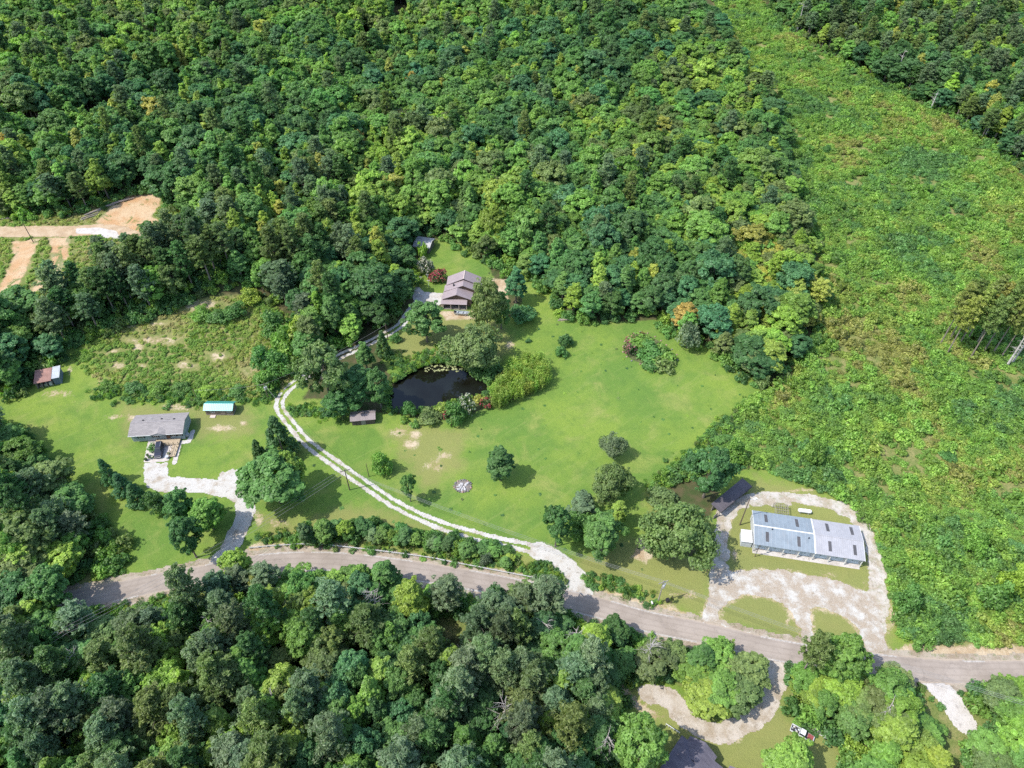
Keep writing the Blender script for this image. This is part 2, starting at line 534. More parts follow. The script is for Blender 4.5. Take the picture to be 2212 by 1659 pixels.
near_worn = lambda p: np.where((p[:, 1] < 190) & (np.abs(p[:, 0]) < 120), 1, 0)
dirt_a = masked(lambda p: np.maximum.reduce([np.clip(zone(p, DIRT) / 2.5 + 0.5, 0, 1), 0.62 * spots_field(p, DIRT_SPOTS), worn(p) * near_worn(p)]), 0)
rough_a = masked(lambda p: np.clip(np.maximum.reduce([sdf_poly(p, ROUGH), sdf_poly(p, SCRUB), sdf_poly(p, ROUGH2), 13 - line_dist(p, ROAD)[0], 9 - line_dist(p, APRON)[0]]) / 4.0 + 0.5, 0, 1), 0)
orange_a = masked(lambda p: np.clip(zone(p, DIRT[:4] + [DIRT[10], DIRT[11]]) / 6.0 + 0.6, 0, 1), 0)
nx, ny = len(gx), len(gy)
idx = np.arange(nx * ny).reshape(ny, nx)
F = np.stack([idx[:-1, :-1].ravel(), idx[:-1, 1:].ravel(), idx[1:, 1:].ravel(), idx[1:, :-1].ravel()], 1)

m, nt, out = new_mat("ground")
t = NT(nt)
p = t.pos()
la, da, ra, oa, ya = (t.attr(k).outputs["Fac"] for k in ("lawn", "dirt", "rough", "orange", "dry"))
nA = t.noise(0.045, 5, 0.6, p); nB = t.noise(0.35, 4, 0.6, p); nC = t.noise(2.2, 4, 0.7, p); nD = t.noise(0.11, 4, 0.6, p, 0.6)
# mown lawn: green with yellower and bluer drifts, mower streaks, dry thatch
mp = t.n("ShaderNodeMapping", vector_type='TEXTURE'); mp.inputs["Rotation"].default_value = (0, 0, R(-52)); mp.inputs["Scale"].default_value = (1.3, 14.0, 1)
t.link(p, mp.inputs[0])
streak = t.noise(1.0, 4, 0.65, mp.outputs[0], 0.4)
mp2 = t.n("ShaderNodeMapping", vector_type='TEXTURE'); mp2.inputs["Rotation"].default_value = (0, 0, R(38)); mp2.inputs["Scale"].default_value = (1.5, 12.0, 1)
t.link(p, mp2.inputs[0])
streak2 = t.noise(1.0, 4, 0.65, mp2.outputs[0], 0.4)
g = t.mix(t.ramp(nA, 0.36, 0.64), (0.105, 0.186, 0.036), (0.168, 0.240, 0.042))
g = t.mix(t.ramp(nD, 0.48, 0.75), g, (0.212, 0.245, 0.066))
g = t.mix(t.math('MULTIPLY', t.ramp(streak, 0.52, 0.68), 0.22), g, (0.250, 0.285, 0.090))
g = t.mix(t.math('MULTIPLY', t.ramp(streak2, 0.52, 0.68), 0.24), g, (0.085, 0.155, 0.034))
g = t.mix(t.math('MULTIPLY', t.ramp(nB, 0.48, 0.70), 0.40), g, (0.078, 0.150, 0.032))
g = t.mix(t.math('MULTIPLY', t.ramp(nC, 0.50, 0.72), 0.50), g, (0.078, 0.140, 0.030))
g = t.mix(t.math('MULTIPLY', t.ramp(t.math('ADD', ya, t.math('SUBTRACT', nB, 0.5)), 0.25, 0.85), 0.70), g, (0.220, 0.210, 0.078))
g = t.mix(t.math('MULTIPLY', t.ramp(t.noise(0.9, 4, 0.7, p, 0.5), 0.58, 0.74), 0.30), g, (0.270, 0.245, 0.110))
# rough grass and weeds
rg = t.mix(t.ramp(nB, 0.35, 0.65), (0.140, 0.175, 0.050), (0.235, 0.220, 0.090))
rg = t.mix(t.ramp(nC, 0.45, 0.7), rg, (0.095, 0.135, 0.036))
# forest floor
ff = t.mix(t.ramp(nB, 0.35, 0.65), (0.050, 0.072, 0.024), (0.090, 0.078, 0.040))
# bare earth: tan to orange clay with pale gravel
ea = t.mix(t.ramp(nB, 0.35, 0.66), (0.330, 0.235, 0.140), (0.460, 0.380, 0.270))
ea = t.mix(t.ramp(nC, 0.55, 0.75), ea, (0.240, 0.200, 0.105))
oc = t.mix(t.ramp(nD, 0.40, 0.62), (0.420, 0.255, 0.130), (0.470, 0.350, 0.220))
oc = t.mix(t.ramp(nC, 0.52, 0.70), oc, (0.330, 0.170, 0.090))
oc = t.mix(t.ramp(t.noise(0.16, 5, 0.7, p, 1.0), 0.53, 0.60), oc, (0.130, 0.160, 0.050))
ea = t.mix(oa, ea, oc)
edge = t.math('SUBTRACT', t.math('MULTIPLY', nB, 0.9), 0.45)
edgeC = t.math('SUBTRACT', t.math('MULTIPLY', nC, 1.0), 0.5)
e2 = t.math('ADD', edge, edgeC)
c = t.mix(t.ramp(t.math('ADD', ra, edge), 0.35, 0.65), ff, rg)
c = t.mix(t.ramp(t.math('ADD', la, edge), 0.35, 0.65), c, g)
c = t.mix(t.ramp(t.math('ADD', da, e2), 0.40, 0.72), c, ea)
hgt = t.math('ADD', nC, t.math('MULTIPLY', t.noise(7.0, 3, 0.7, p), 0.5))
t.link(t.bsdf(c, 0.95, 0.1, 0, t.bump(hgt, 0.55, 0.25)), out.inputs[0])
me = np_mesh("ground", np.column_stack([P2, Z]), F, [m],
             {"lawn": ("FLOAT", "POINT", lawn_a), "dirt": ("FLOAT", "POINT", dirt_a), "rough": ("FLOAT", "POINT", rough_a), "orange": ("FLOAT", "POINT", orange_a), "dry": ("FLOAT", "POINT", dry_a)}, smooth=True)
ground = link(bpy.data.objects.new("ground", me))
tag(ground, "mown meadow, bare earth and forest floor around the houses", None, None, "structure")

# ------------------------------------------------------------------ sheets lying on the land, with ragged edges cut as geometry
def sheet(name, sdf, box, res, zoff, mat, ragged=0.5, nscale=1.6, seed=3, extra=None):
    x0, x1, y0, y1 = box
    xs = np.arange(x0, x1 + res, res); ys = np.arange(y0, y1 + res, res)
    X, Y = np.meshgrid(xs, ys)
    Pp = np.stack([X.ravel(), Y.ravel()], 1)
    # coarse look first, so that only cells near the sheet are measured finely
    cs = 5.0
    cx = np.arange(x0, x1 + 2 * cs, cs); cyy = np.arange(y0, y1 + 2 * cs, cs)
    CX, CY = np.meshgrid(cx, cyy)
    cd = sdf(np.stack([CX.ravel(), CY.ravel()], 1)).reshape(CX.shape)
    near = cd[np.rint((Pp[:, 1] - y0) / cs).astype(int), np.rint((Pp[:, 0] - x0) / cs).astype(int)] > -5.5
    d = np.full(len(Pp), -9.0)
    Q = Pp[near]
    d[near] = sdf(Q) + (vnoise(Q[:, 0], Q[:, 1], nscale, seed, 3) - 0.5) * 2 * ragged
    n_x, n_y = len(xs), len(ys)
    ii = np.arange(n_x * n_y).reshape(n_y, n_x)
    f = np.stack([ii[:-1, :-1].ravel(), ii[:-1, 1:].ravel(), ii[1:, 1:].ravel(), ii[1:, :-1].ravel()], 1)
    keep = (d[f] > 0).sum(1) >= 2
    f = f[keep]
    used = np.unique(f)
    remap = np.full(len(Pp), -1); remap[used] = np.arange(len(used))
    Pp = Pp[used]
    # pull outline vertices onto the line where d = 0 for a smooth but uneven border
    V = np.column_stack([Pp, hbase(Pp[:, 0], Pp[:, 1]) + zoff])
    me = np_mesh(name, V, remap[f], [mat], {"edge": ("FLOAT", "POINT", d[used])}, smooth=True)
    o = link(bpy.data.objects.new(name, me))
    o["kind"] = "structure"
    return o

def bbox(line, pad):
    return (line[:, 0].min() - pad, line[:, 0].max() + pad, line[:, 1].min() - pad, line[:, 1].max() + pad)

def path_sheet(name, line, width, res, zoff, mat, ragged=0.4, sdf2=None, seed=3, nscale=1.6, clip=None):
    """like sheet(), built in pieces along the line so that long paths stay cheap"""
    f = sdf2 or (lambda P: width / 2 - line_dist(P, line)[0])
    if clip is not None:
        g0 = f
        f = lambda P: np.where((np.abs(P[:, 0]) < clip), g0(P), -9.0)
    return sheet(name, f, bbox(line if clip is None else line[np.abs(line[:, 0]) < clip + 10], width), res, zoff, mat, ragged, nscale, seed)

def gravel_mat(name, base, dirt, lo=0.42, grass=(0.12, 0.16, 0.05), grassy=0.0):
    m, nt, out = new_mat(name)
    t = NT(nt); p = t.pos()
    n1 = t.noise(0.35, 5, 0.65, p); n2 = t.noise(5.0, 4, 0.75, p); n3 = t.noise(1.3, 4, 0.65, p, 0.5)
    c = t.mix(t.ramp(n1, lo, lo + 0.25), dirt, base)
    c = t.mix(t.math('MULTIPLY', t.ramp(n2, 0.50, 0.68), 0.55), c, tuple(min(0.9, b * 1.25) for b in base))
    c = t.mix(t.math('MULTIPLY', t.ramp(n3, 0.56, 0.70), 0.65), c, tuple(d * 0.62 for d in dirt))
    if grassy:
        c = t.mix(t.math('MULTIPLY', t.ramp(t.noise(0.8, 5, 0.7, p), 0.52, 0.62), grassy), c, grass)
    t.link(t.bsdf(c, 0.95, 0.1, 0, t.bump(t.math('ADD', n2, n3), 0.6, 0.12)), out.inputs[0])
    return m

M_GRAVEL = gravel_mat("white_gravel", (0.44, 0.425, 0.395), (0.31, 0.26, 0.20), 0.30)
M_GRAVEL_LOT = gravel_mat("lot_gravel", (0.45, 0.44, 0.41), (0.31, 0.255, 0.195), 0.42)
M_GRAVEL_TAN = gravel_mat("tan_gravel", (0.34, 0.295, 0.24), (0.245, 0.195, 0.14), 0.36, grassy=0.5)
M_GRAVEL_LOOP = gravel_mat("loop_gravel", (0.44, 0.41, 0.37), (0.31, 0.26, 0.19), 0.36, grassy=0.3)
M_EARTH = gravel_mat("earth_road", (0.43, 0.335, 0.23), (0.36, 0.26, 0.165), 0.40)
M_CONC = gravel_mat("concrete", (0.47, 0.44, 0.41), (0.38, 0.345, 0.31), 0.30)

# asphalt: warm grey, patched, worn wheel tracks
m, nt, out = new_mat("asphalt")
t = NT(nt); p = t.pos(); ed = t.attr("edge").outputs["Fac"]
n1 = t.noise(0.18, 5, 0.6, p); n2 = t.noise(9.0, 3, 0.7, p); n3 = t.noise(1.1, 5, 0.7, p, 0.8)
c = t.mix(t.ramp(n1, 0.35, 0.65), (0.255, 0.215, 0.182), (0.318, 0.272, 0.235))
c = t.mix(t.math('MULTIPLY', t.ramp(n3, 0.55, 0.68), 0.35), c, (0.150, 0.132, 0.122))
c = t.mix(t.math('MULTIPLY', t.ramp(n2, 0.50, 0.70), 0.3), c, (0.320, 0.285, 0.262))
c = t.mix(t.math('MULTIPLY', t.ramp(t.math('ADD', ed, t.math('MULTIPLY', n3, 0.3)), 0.42, 0.20), 0.6), c, (0.380, 0.310, 0.235))
wheel = t.ramp(t.math('ABSOLUTE', t.math('SUBTRACT', t.math('ABSOLUTE', t.math('SUBTRACT', ed, 1.2)), 0.55)), 0.28, 0.05)
c = t.mix(t.math('MULTIPLY', wheel, 0.20), c, (0.165, 0.135, 0.112))
cr_ = t.n('ShaderNodeTexVoronoi', feature='DISTANCE_TO_EDGE'); cr_.inputs['Scale'].default_value = 0.28
t.link(t.n('ShaderNodeVectorMath', operation='ADD').outputs[0], cr_.inputs['Vector'])
vm = cr_.inputs['Vector'].links[0].from_node
t.link(p, vm.inputs[0]); nz = t.n('ShaderNodeTexNoise'); nz.inputs['Scale'].default_value = 0.6; t.link(p, nz.inputs['Vector']); t.link(nz.outputs[1], vm.inputs[1])
c = t.mix(t.math('MULTIPLY', t.ramp(cr_.outputs[0], 0.02, 0.004), 0.16), c, (0.09, 0.078, 0.068))
M_ASPHALT = m
t.link(t.bsdf(c, 0.9, 0.2, 0, t.bump(n2, 0.25, 0.03)), out.inputs[0])

road = path_sheet("road", ROAD, 4.8, 0.30, 0.05, M_ASPHALT, 0.16, seed=5, clip=190)
tag(road, "warm grey asphalt country road curving past the meadow")
shoulder = path_sheet("road_shoulder", ROAD, 7.2, 0.34, 0.025, M_GRAVEL_TAN, 0.75, seed=9, clip=190)
tag(shoulder, "sandy gravel shoulder on both sides of the road")
# faint pale edge lines, worn
def road_lines(P):
    d, s, side = line_dist(P, ROAD)
    return 0.10 - np.abs(d - 2.22) - np.where(vnoise(P[:, 0], P[:, 1], 5.0, 21, 2) > 0.46, 0, 0.6)
M_LINE = simple_mat("worn_white_line", (0.34, 0.315, 0.29), 0.9, var=0.25, nscale=2.0)
lines = path_sheet("road_edge_line", ROAD, 5.0, 0.16, 0.062, M_LINE, 0.03, sdf2=road_lines, clip=95)
tag(lines, "worn pale edge line painted along the asphalt road")

def two_track(line, gauge, wid, mid, seed):
    def f(P):
        d, s, side = line_dist(P, line)
        ruts = wid / 2 - np.abs(d - gauge / 2)
        centre = mid - 0.55 + (vnoise(P[:, 0], P[:, 1], 3.0, seed, 2) - 0.5) - d * 0.35
        return np.maximum(ruts, np.minimum(centre, 1.0))
    return f
dm = path_sheet("gravel_drive", DRIVE_MEADOW, 5.0, 0.25, 0.03, M_GRAVEL, 0.28, sdf2=two_track(DRIVE_MEADOW, 1.75, 0.85, 0.08, 31), seed=13, nscale=1.2)
tag(dm, "white gravel drive with two wheel tracks winding past the meadow")
mouth = DRIVE_MEADOW[:22]
tag(sheet("drive_mouth", lambda P: (2.2 - line_dist(P, mouth)[0] * 1.0) + 1.2 * np.exp(-((P - mouth[0]) ** 2).sum(1) / 30), bbox(mouth, 6), 0.25, 0.036, M_GRAVEL, 0.5, 1.4, 17),
    "wide white gravel mouth of the meadow drive at the road")
tag(path_sheet("gravel_driveway", DRIVE_LEFT, 4.0, 0.25, 0.034, M_GRAVEL, 0.5, seed=19), "pale gravel driveway bending up to the grey-roofed house")
tag(sheet("gravel_turning_area", lambda P: np.maximum(sdf_poly(P, TURN_AREA), -9), bbox(TURN_AREA, 2), 0.25, 0.040, M_GRAVEL, 0.5, 1.5, 23), "gravel turning area below the car pad")
tag(sheet("gravel_patch", lambda P: sdf_poly(P, GRAVEL_PATCH), bbox(GRAVEL_PATCH, 2), 0.22, 0.046, M_GRAVEL, 1.1, 1.0, 29), "patch of spilled white gravel beside the driveway bend")
def lot_sdf(P):
    d = sdf_poly(P, LOT)
    d = np.minimum(d, -sdf_poly(P, ISLAND_A) - 0.4)
    return np.minimum(d, -sdf_poly(P, ISLAND_B) - 0.4)
tag(sheet("gravel_lot", lot_sdf, bbox(LOT, 3), 0.22, 0.030, M_GRAVEL_LOT, 0.6, 1.2, 37), "white gravel forecourt curving in front of the storage building")
def loop_sdf(P):
    d, s, side = line_dist(P, LOOP)
    return np.maximum(0.50 - np.abs(d - 0.85), 0.75 - d * 0.5 + (vnoise(P[:, 0], P[:, 1], 2.5, 77, 2) - 0.5) * 1.2)
tag(path_sheet("gravel_loop", LOOP, 5.0, 0.25, 0.028, M_GRAVEL_LOOP, 0.4, sdf2=loop_sdf, seed=41), "worn gravel track looping behind the storage building")
tag(sheet("gravel_parking_pad", lambda P: sdf_poly(P, PAD_HOUSE), bbox(PAD_HOUSE, 2), 0.25, 0.04, M_GRAVEL, 0.35, 1.5, 43), "bright white gravel parking pad beside the brown house")
tag(path_sheet("lower_driveway", DRIVE_LOWER, 3.6, 0.25, 0.034, gravel_mat("pale_gravel", (0.42, 0.375, 0.32), (0.30, 0.245, 0.18), 0.34), 0.7, seed=47), "curved pale gravel driveway below the road")
tag(path_sheet("concrete_driveway", APRON, 4.2, 0.25, 0.034, M_CONC, 0.25, seed=53), "white concrete driveway meeting the lower side of the road")
tag(path_sheet("earth_road", EARTH_ROAD, 6.0, 0.35, 0.04, M_EARTH, 0.5, seed=59, clip=260), "tan earth road crossing the clearing on the slope")
YARD_CONC = poly([(2112, 1652), (2126, 1640), (2146, 1652), (2160, 1680), (2120, 1690)])
tag(sheet("concrete_slab", lambda P: sdf_poly(P, YARD_CONC), bbox(YARD_CONC, 2), 0.3, 0.05, M_CONC, 0.2, 1.5, 63), "white concrete slab at the lower right edge")
CONC_END = poly([(165, 494), (215, 492), (252, 500), (262, 520), (235, 520), (215, 506), (165, 504)])
tag(sheet("concrete_pad", lambda P: sdf_poly(P, CONC_END), bbox(CONC_END, 2), 0.3, 0.055, M_CONC, 0.2, 1.5, 61), "white concrete pad at the end of the earth road")
tag(sheet("car_pad", lambda P: sdf_poly(P, CAR_PAD), bbox(CAR_PAD, 1), 0.2, 0.055, simple_mat("pad_concrete", (0.45, 0.41, 0.38), 0.9, var=0.12, nscale=0.8, col2=(0.33, 0.30, 0.28), n2=0.55), 0.06, 1.0, 67),
    "pinkish white concrete car pad in front of the grey-roofed house")
WALK = np.array([Wxy(u, v) for u, v in ((377, 1000), (381, 985), (385, 968), (389, 955), (399, 955), (408, 954), (413, 943), (417, 932))])
tag(path_sheet("concrete_walk", WALK, 1.0, 0.16, 0.05, M_CONC, 0.06, seed=71), "narrow white concrete walk stepping around the house corner")

# ------------------------------------------------------------------ pond water
m, nt, out = new_mat("pond_water")
t = NT(nt); p = t.pos()
n1 = t.noise(0.10, 3, 0.5, p)
c = t.mix(t.ramp(n1, 0.40, 0.62), (0.006, 0.006, 0.004), (0.010, 0.012, 0.010))
t.link(t.bsdf(c, 0.03, 0.4, 0, t.bump(t.noise(1.6, 2, 0.5, p), 0.05, 0.03)), out.inputs[0])
zw = float(hbase(POND[:, 0].mean(), POND[:, 1].mean())) - 0.55
ctr = POND.mean(0)
wp = ctr + (POND - ctr) * 1.06
me = bpy.data.meshes.new("water")
me.from_pydata([(x, y, zw) for x, y in wp], [], [tuple(range(len(wp)))])
me.materials.append(m)
tag(link(bpy.data.objects.new("water", me)), "dark still water of the pond", None, None, "structure")
# ================================================================== vegetation
m, nt, out = new_mat("leaf")
t = NT(nt)
tint = t.attr("tint", 'INSTANCER').outputs["Color"]
var = t.attr("leaf_variation").outputs["Fac"]
c = t.mix(var, (0.72, 0.76, 0.72), (1.56, 1.50, 1.40))
c = t.mix(1.0, tint, c, 'MULTIPLY')
b = t.n("ShaderNodeBsdfPrincipled")
t.link(c, b.inputs["Base Color"]); b.inputs["Roughness"].default_value = 0.5; b.inputs["Specular IOR Level"].default_value = 0.35
tr = t.n("ShaderNodeBsdfTranslucent")
t.link(t.mix(1.0, c, (1.05, 1.35, 0.6), 'MULTIPLY'), tr.inputs[0])
mx = t.n("ShaderNodeMixShader"); mx.inputs[0].default_value = 0.40
t.link(b.outputs[0], mx.inputs[1]); t.link(tr.outputs[0], mx.inputs[2])
t.link(mx.outputs[0], out.inputs[0])
M_LEAF = m
def bark_mat(name, a, b_):
    m, nt, out = new_mat(name)
    t = NT(nt); co = t.obj()
    mp = t.n("ShaderNodeMapping"); mp.inputs["Scale"].default_value = (6, 6, 0.8); t.link(co, mp.inputs[0])
    n = t.noise(1.0, 5, 0.7, mp.outputs[0])
    t.link(t.bsdf(t.mix(t.ramp(n, 0.35, 0.65), a, b_), 0.95, 0.1, 0, t.bump(n, 0.6, 0.05)), out.inputs[0])
    return m
M_BARK = bark_mat("bark", (0.10, 0.085, 0.07), (0.22, 0.19, 0.16))
M_DEAD = bark_mat("dead_wood", (0.30, 0.27, 0.25), (0.52, 0.48, 0.45))
M_PINEBARK = bark_mat("pine_bark", (0.13, 0.10, 0.08), (0.27, 0.23, 0.20))

def unit(a):
    return a / np.maximum(np.linalg.norm(a, axis=-1, keepdims=True), 1e-9)

def cards(C, N, half, aspect, g):
    """leaf-shaped four-cornered faces at C facing N"""
    n = len(C)
    N = unit(N)
    u = unit(np.cross(N, unit(g.normal(size=(n, 3)))))
    w = np.cross(N, u)
    h = np.asarray(half)[:, None] if np.ndim(half) else np.full((n, 1), half)
    a = np.asarray(aspect)[:, None] if np.ndim(aspect) else aspect
    fold = N * h * 0.22
    V = np.stack([C + u * h, C + w * h * a + fold, C - u * h, C - w * h * a + fold], 1).reshape(-1, 3)
    F_ = np.arange(4 * n).reshape(n, 4)
    return V, F_

def crown_mesh(name, C, N, half, aspect, g, var_=None):
    V, F_ = cards(C, N, half, aspect, g)
    v = g.random(len(C)) if var_ is None else var_
    return np_mesh(name, V, F_, [M_LEAF], {"leaf_variation": ("FLOAT", "FACE", v)})

def clump_leaves(centres, radii, per, g, flat=0.8, low=-0.35, out_from=None):
    """leaf positions and normals over the surfaces of clumps"""
    C, N, cv = [], [], []
    for c, r in zip(centres, radii):
        k = max(6, int(per * (r / np.mean(radii)) ** 1.6))
        d = unit(g.normal(size=(int(k * 1.7), 3)))
        d = d[d[:, 2] > low + g.normal(size=len(d)) * 0.15][:k]
        rr = r * (0.70 + 0.38 * g.random((len(d), 1)))
        C.append(c + d * rr * np.array([1, 1, flat]))
        o = d if out_from is None else 0.6 * d + 0.6 * unit(c - out_from)
        N.append(o + np.array([0, 0, 0.35]) + g.normal(size=d.shape) * 0.55)
        cv.append(np.clip(np.full(len(d), g.normal(0.5, 0.20)) + g.normal(size=len(d)) * 0.24, 0, 1))
    return np.vstack(C), np.vstack(N), np.concatenate(cv)

PROTO = {}          # kind -> list of dicts(crown, trunk, H, R)

def make_broadleaf(seed, H=15.0, Rr=4.2, lowfrac=0.22, n=84, per=100, leaf=0.31, power=1.0, lop=0.25):
    g = np.random.default_rng(seed)
    z0, z1 = H * lowfrac, H * 0.97
    zc, rz = (z0 + z1) / 2, (z1 - z0) / 2
    d = unit(g.normal(size=(n * 4, 3)))
    d = d[d[:, 2] > -0.75][:n]
    ph = g.random(3) * 6.28
    az = np.arctan2(d[:, 1], d[:, 0])
    lob = 1 + lop * (np.sin(2 * az + ph[0]) * 0.5 + np.sin(3 * az + ph[1] + d[:, 2]) * 0.6)
    rad = (0.50 + 0.46 * g.random(n) ** 0.6)
    rxy = Rr * lob * rad
    P_ = np.column_stack([d[:, 0] * rxy, d[:, 1] * rxy, zc + d[:, 2] * rz * (0.62 + 0.36 * g.random(n))])
    if power != 1.0:
        f = np.clip((P_[:, 2] - z0) / (z1 - z0), 0, 1)
        k = (1 - f) ** power * 1.15 + 0.10
        P_[:, :2] *= k[:, None]
    cr = Rr * (0.13 + 0.15 * g.random(n) ** 1.4)
    # small sprays that break the outline
    ns = n
    ds = unit(g.normal(size=(ns, 3))); ds[:, 2] = np.abs(ds[:, 2]) * 0.9 - 0.1
    pk = g.integers(0, n, ns)
    Ps = P_[pk] + ds * cr[pk][:, None] * (1.1 + .5 * g.random((ns, 1)))
    P_ = np.vstack([P_, Ps]); cr = np.concatenate([cr, Rr * (0.05 + 0.08 * g.random(ns))])
    C, N, v = clump_leaves(P_, cr, per * 0.62, g, out_from=np.array([0, 0, zc - 0.3 * rz]))
    me = crown_mesh("crown_broadleaf", C, N, leaf * (0.65 + 0.6 * g.random(len(C))), 0.60, g, v)
    tb = MB()
    bend = g.normal(size=2) * 0.25
    top = (bend[0], bend[1], H * 0.72)
    tb.tube([(0, 0, -0.3), (0.02, 0.0, H * 0.12), (bend[0] * .5, bend[1] * .5, H * .42), top], [0.030 * H * .8, 0.021 * H * .8, 0.015 * H * .8, 0.006 * H], 7)
    for k in g.permutation(n)[:9]:
        e = P_[k]
        s = 0.3 + 0.3 * g.random()
        st = (bend[0] * s, bend[1] * s, H * s)
        mid = (np.array(st) * .45 + e * .55) + np.array([0, 0, -0.3])
        tb.tube([st, mid, e], [0.008 * H, 0.005 * H, 0.02], 5, False)
    return dict(crown=me, trunk=tb.mesh("trunk_broadleaf", M_BARK), H=H, R=Rr)

def make_pine(seed, H=19.0, Rr=3.0, start=0.45, per=20, tufts=5):
    g = np.random.default_rng(seed)
    C, N, v = [], [], []
    tb = MB()
    lean = g.normal(size=2) * 0.35
    tb.tube([(0, 0, -0.3), (lean[0] * .3, lean[1] * .3, H * .4), (lean[0], lean[1], H * .97)], [0.26, 0.19, 0.04], 7)
    lev = np.linspace(start, 0.985, 13)
    for z in lev:
        f = (z - start) / (1 - start)
        nb = int(g.integers(4, 7))
        L0 = Rr * (0.30 + 0.78 * math.sin(min(1, (1 - f) * 1.15) * math.pi / 2)) * (0.75 if f < .15 else 1)
        a0 = g.random() * 6.28
        for k in range(nb):
            a = a0 + k * 6.28 / nb + g.normal() * 0.3
            L = L0 * (0.55 + 0.55 * g.random())
            d = np.array([math.cos(a), math.sin(a), 0.20 + 0.35 * f + 0.1 * g.normal()])
            b0 = np.array([lean[0] * z, lean[1] * z, H * z])
            tb.tube([b0, b0 + d * L], [0.05, 0.015], 4, False)
            for q in range(tufts):
                s = 0.40 + 0.62 * (q + g.random() * 0.6) / tufts
                pc = b0 + d * L * s + g.normal(size=3) * 0.20 * L * np.array([1, 1, .4])
                dd = unit(g.normal(size=(per, 3))); dd[:, 2] = np.abs(dd[:, 2]) * 0.8
                r_ = 0.30 + 0.22 * g.random()
                C.append(pc + dd * r_)
                N.append(np.cross(dd, unit(g.normal(size=dd.shape))) + dd * 0.5 + np.array([0, 0, .35]))
                v.append(np.clip(np.full(per, g.normal(.5, .2)) + g.normal(size=per) * .18, 0, 1))
    C = np.vstack(C); N = np.vstack(N); v = np.concatenate(v)
    me = crown_mesh("crown_pine", C, N, 0.27 + 0.13 * g.random(len(C)), 0.34, g, v)
    return dict(crown=me, trunk=tb.mesh("trunk_pine", M_PINEBARK), H=H, R=Rr)

def make_cedar(seed, H=9.0, Rr=2.3):
    """dense cone with short upturned sprays down to the ground"""
    g = np.random.default_rng(seed)
    n = 120
    f = g.random(n) ** 0.8
    a = g.random(n) * 6.28
    r = Rr * (1 - f) ** 0.85 * (0.62 + 0.42 * g.random(n)) + 0.12
    P_ = np.column_stack([np.cos(a) * r, np.sin(a) * r, H * (0.05 + 0.93 * f)])
    cr = (0.34 + 0.30 * g.random(n)) * (1.15 - 0.6 * f)
    C, N, v = clump_leaves(P_, cr, 46, g, flat=0.9, low=-0.5)
    me = crown_mesh("crown_cedar", C, N, 0.20 * (0.7 + 0.6 * g.random(len(C))), 0.5, g, v)
    tb = MB().tube([(0, 0, -0.2), (0, 0, H * .95)], [0.16, 0.02], 6)
    return dict(crown=me, trunk=tb.mesh("trunk_cedar", M_BARK), H=H, R=Rr)

def make_bush(seed, H=2.0, Rr=1.3, n=15, per=38, leaf=0.15, blades=False):
    g = np.random.default_rng(seed)
    d = unit(g.normal(size=(n, 3))); d[:, 2] = np.abs(d[:, 2])
    P_ = np.column_stack([d[:, 0] * Rr * .72, d[:, 1] * Rr * .72, H * (0.18 + 0.60 * d[:, 2] * g.random(n) ** .5)])
    P_ *= (0.75 + 0.5 * g.random((n, 1)))
    cr = Rr * (0.26 + 0.20 * g.random(n))
    C, N, v = clump_leaves(P_, cr, per, g, flat=0.9, low=-0.2)
    C[:, 2] = np.maximum(C[:, 2], 0.05)
    me = crown_mesh("crown_bush", C, N, leaf * (0.7 + 0.7 * g.random(len(C))), 0.55, g, v)
    tb = MB()
    for k in range(4):
        tb.tube([(0, 0, -0.1), P_[k]], [0.03, 0.01], 4, False)
    return dict(crown=me, trunk=tb.mesh("stems_bush", M_BARK), H=H, R=Rr)

def make_tuft(seed, H=1.0, Rr=0.7, n=60, wid=0.05):
    """spray of tall grass or weeds"""
    g = np.random.default_rng(seed)
    a = g.random(n) * 6.28; r = Rr * np.sqrt(g.random(n)) * 0.7
    base = np.column_stack([np.cos(a) * r, np.sin(a) * r, np.zeros(n)])
    lean = np.column_stack([np.cos(a), np.sin(a), np.zeros(n)]) * (0.15 + 0.5 * g.random((n, 1))) * H * .6 + g.normal(size=(n, 3)) * 0.10 * H
    tip = base + lean + np.array([0, 0, 1]) * H * (0.55 + 0.5 * g.random((n, 1)))
    side = unit(np.cross(tip - base, g.normal(size=(n, 3)))) * wid
    mid = base * .4 + tip * .6 + np.array([0, 0, .1 * H])
    V = np.stack([base, mid + side, tip, mid - side], 1).reshape(-1, 3)
    me = np_mesh("tuft", V, np.arange(4 * n).reshape(n, 4), [M_LEAF], {"leaf_variation": ("FLOAT", "FACE", g.random(n))})
    return dict(crown=me, trunk=None, H=H, R=Rr)

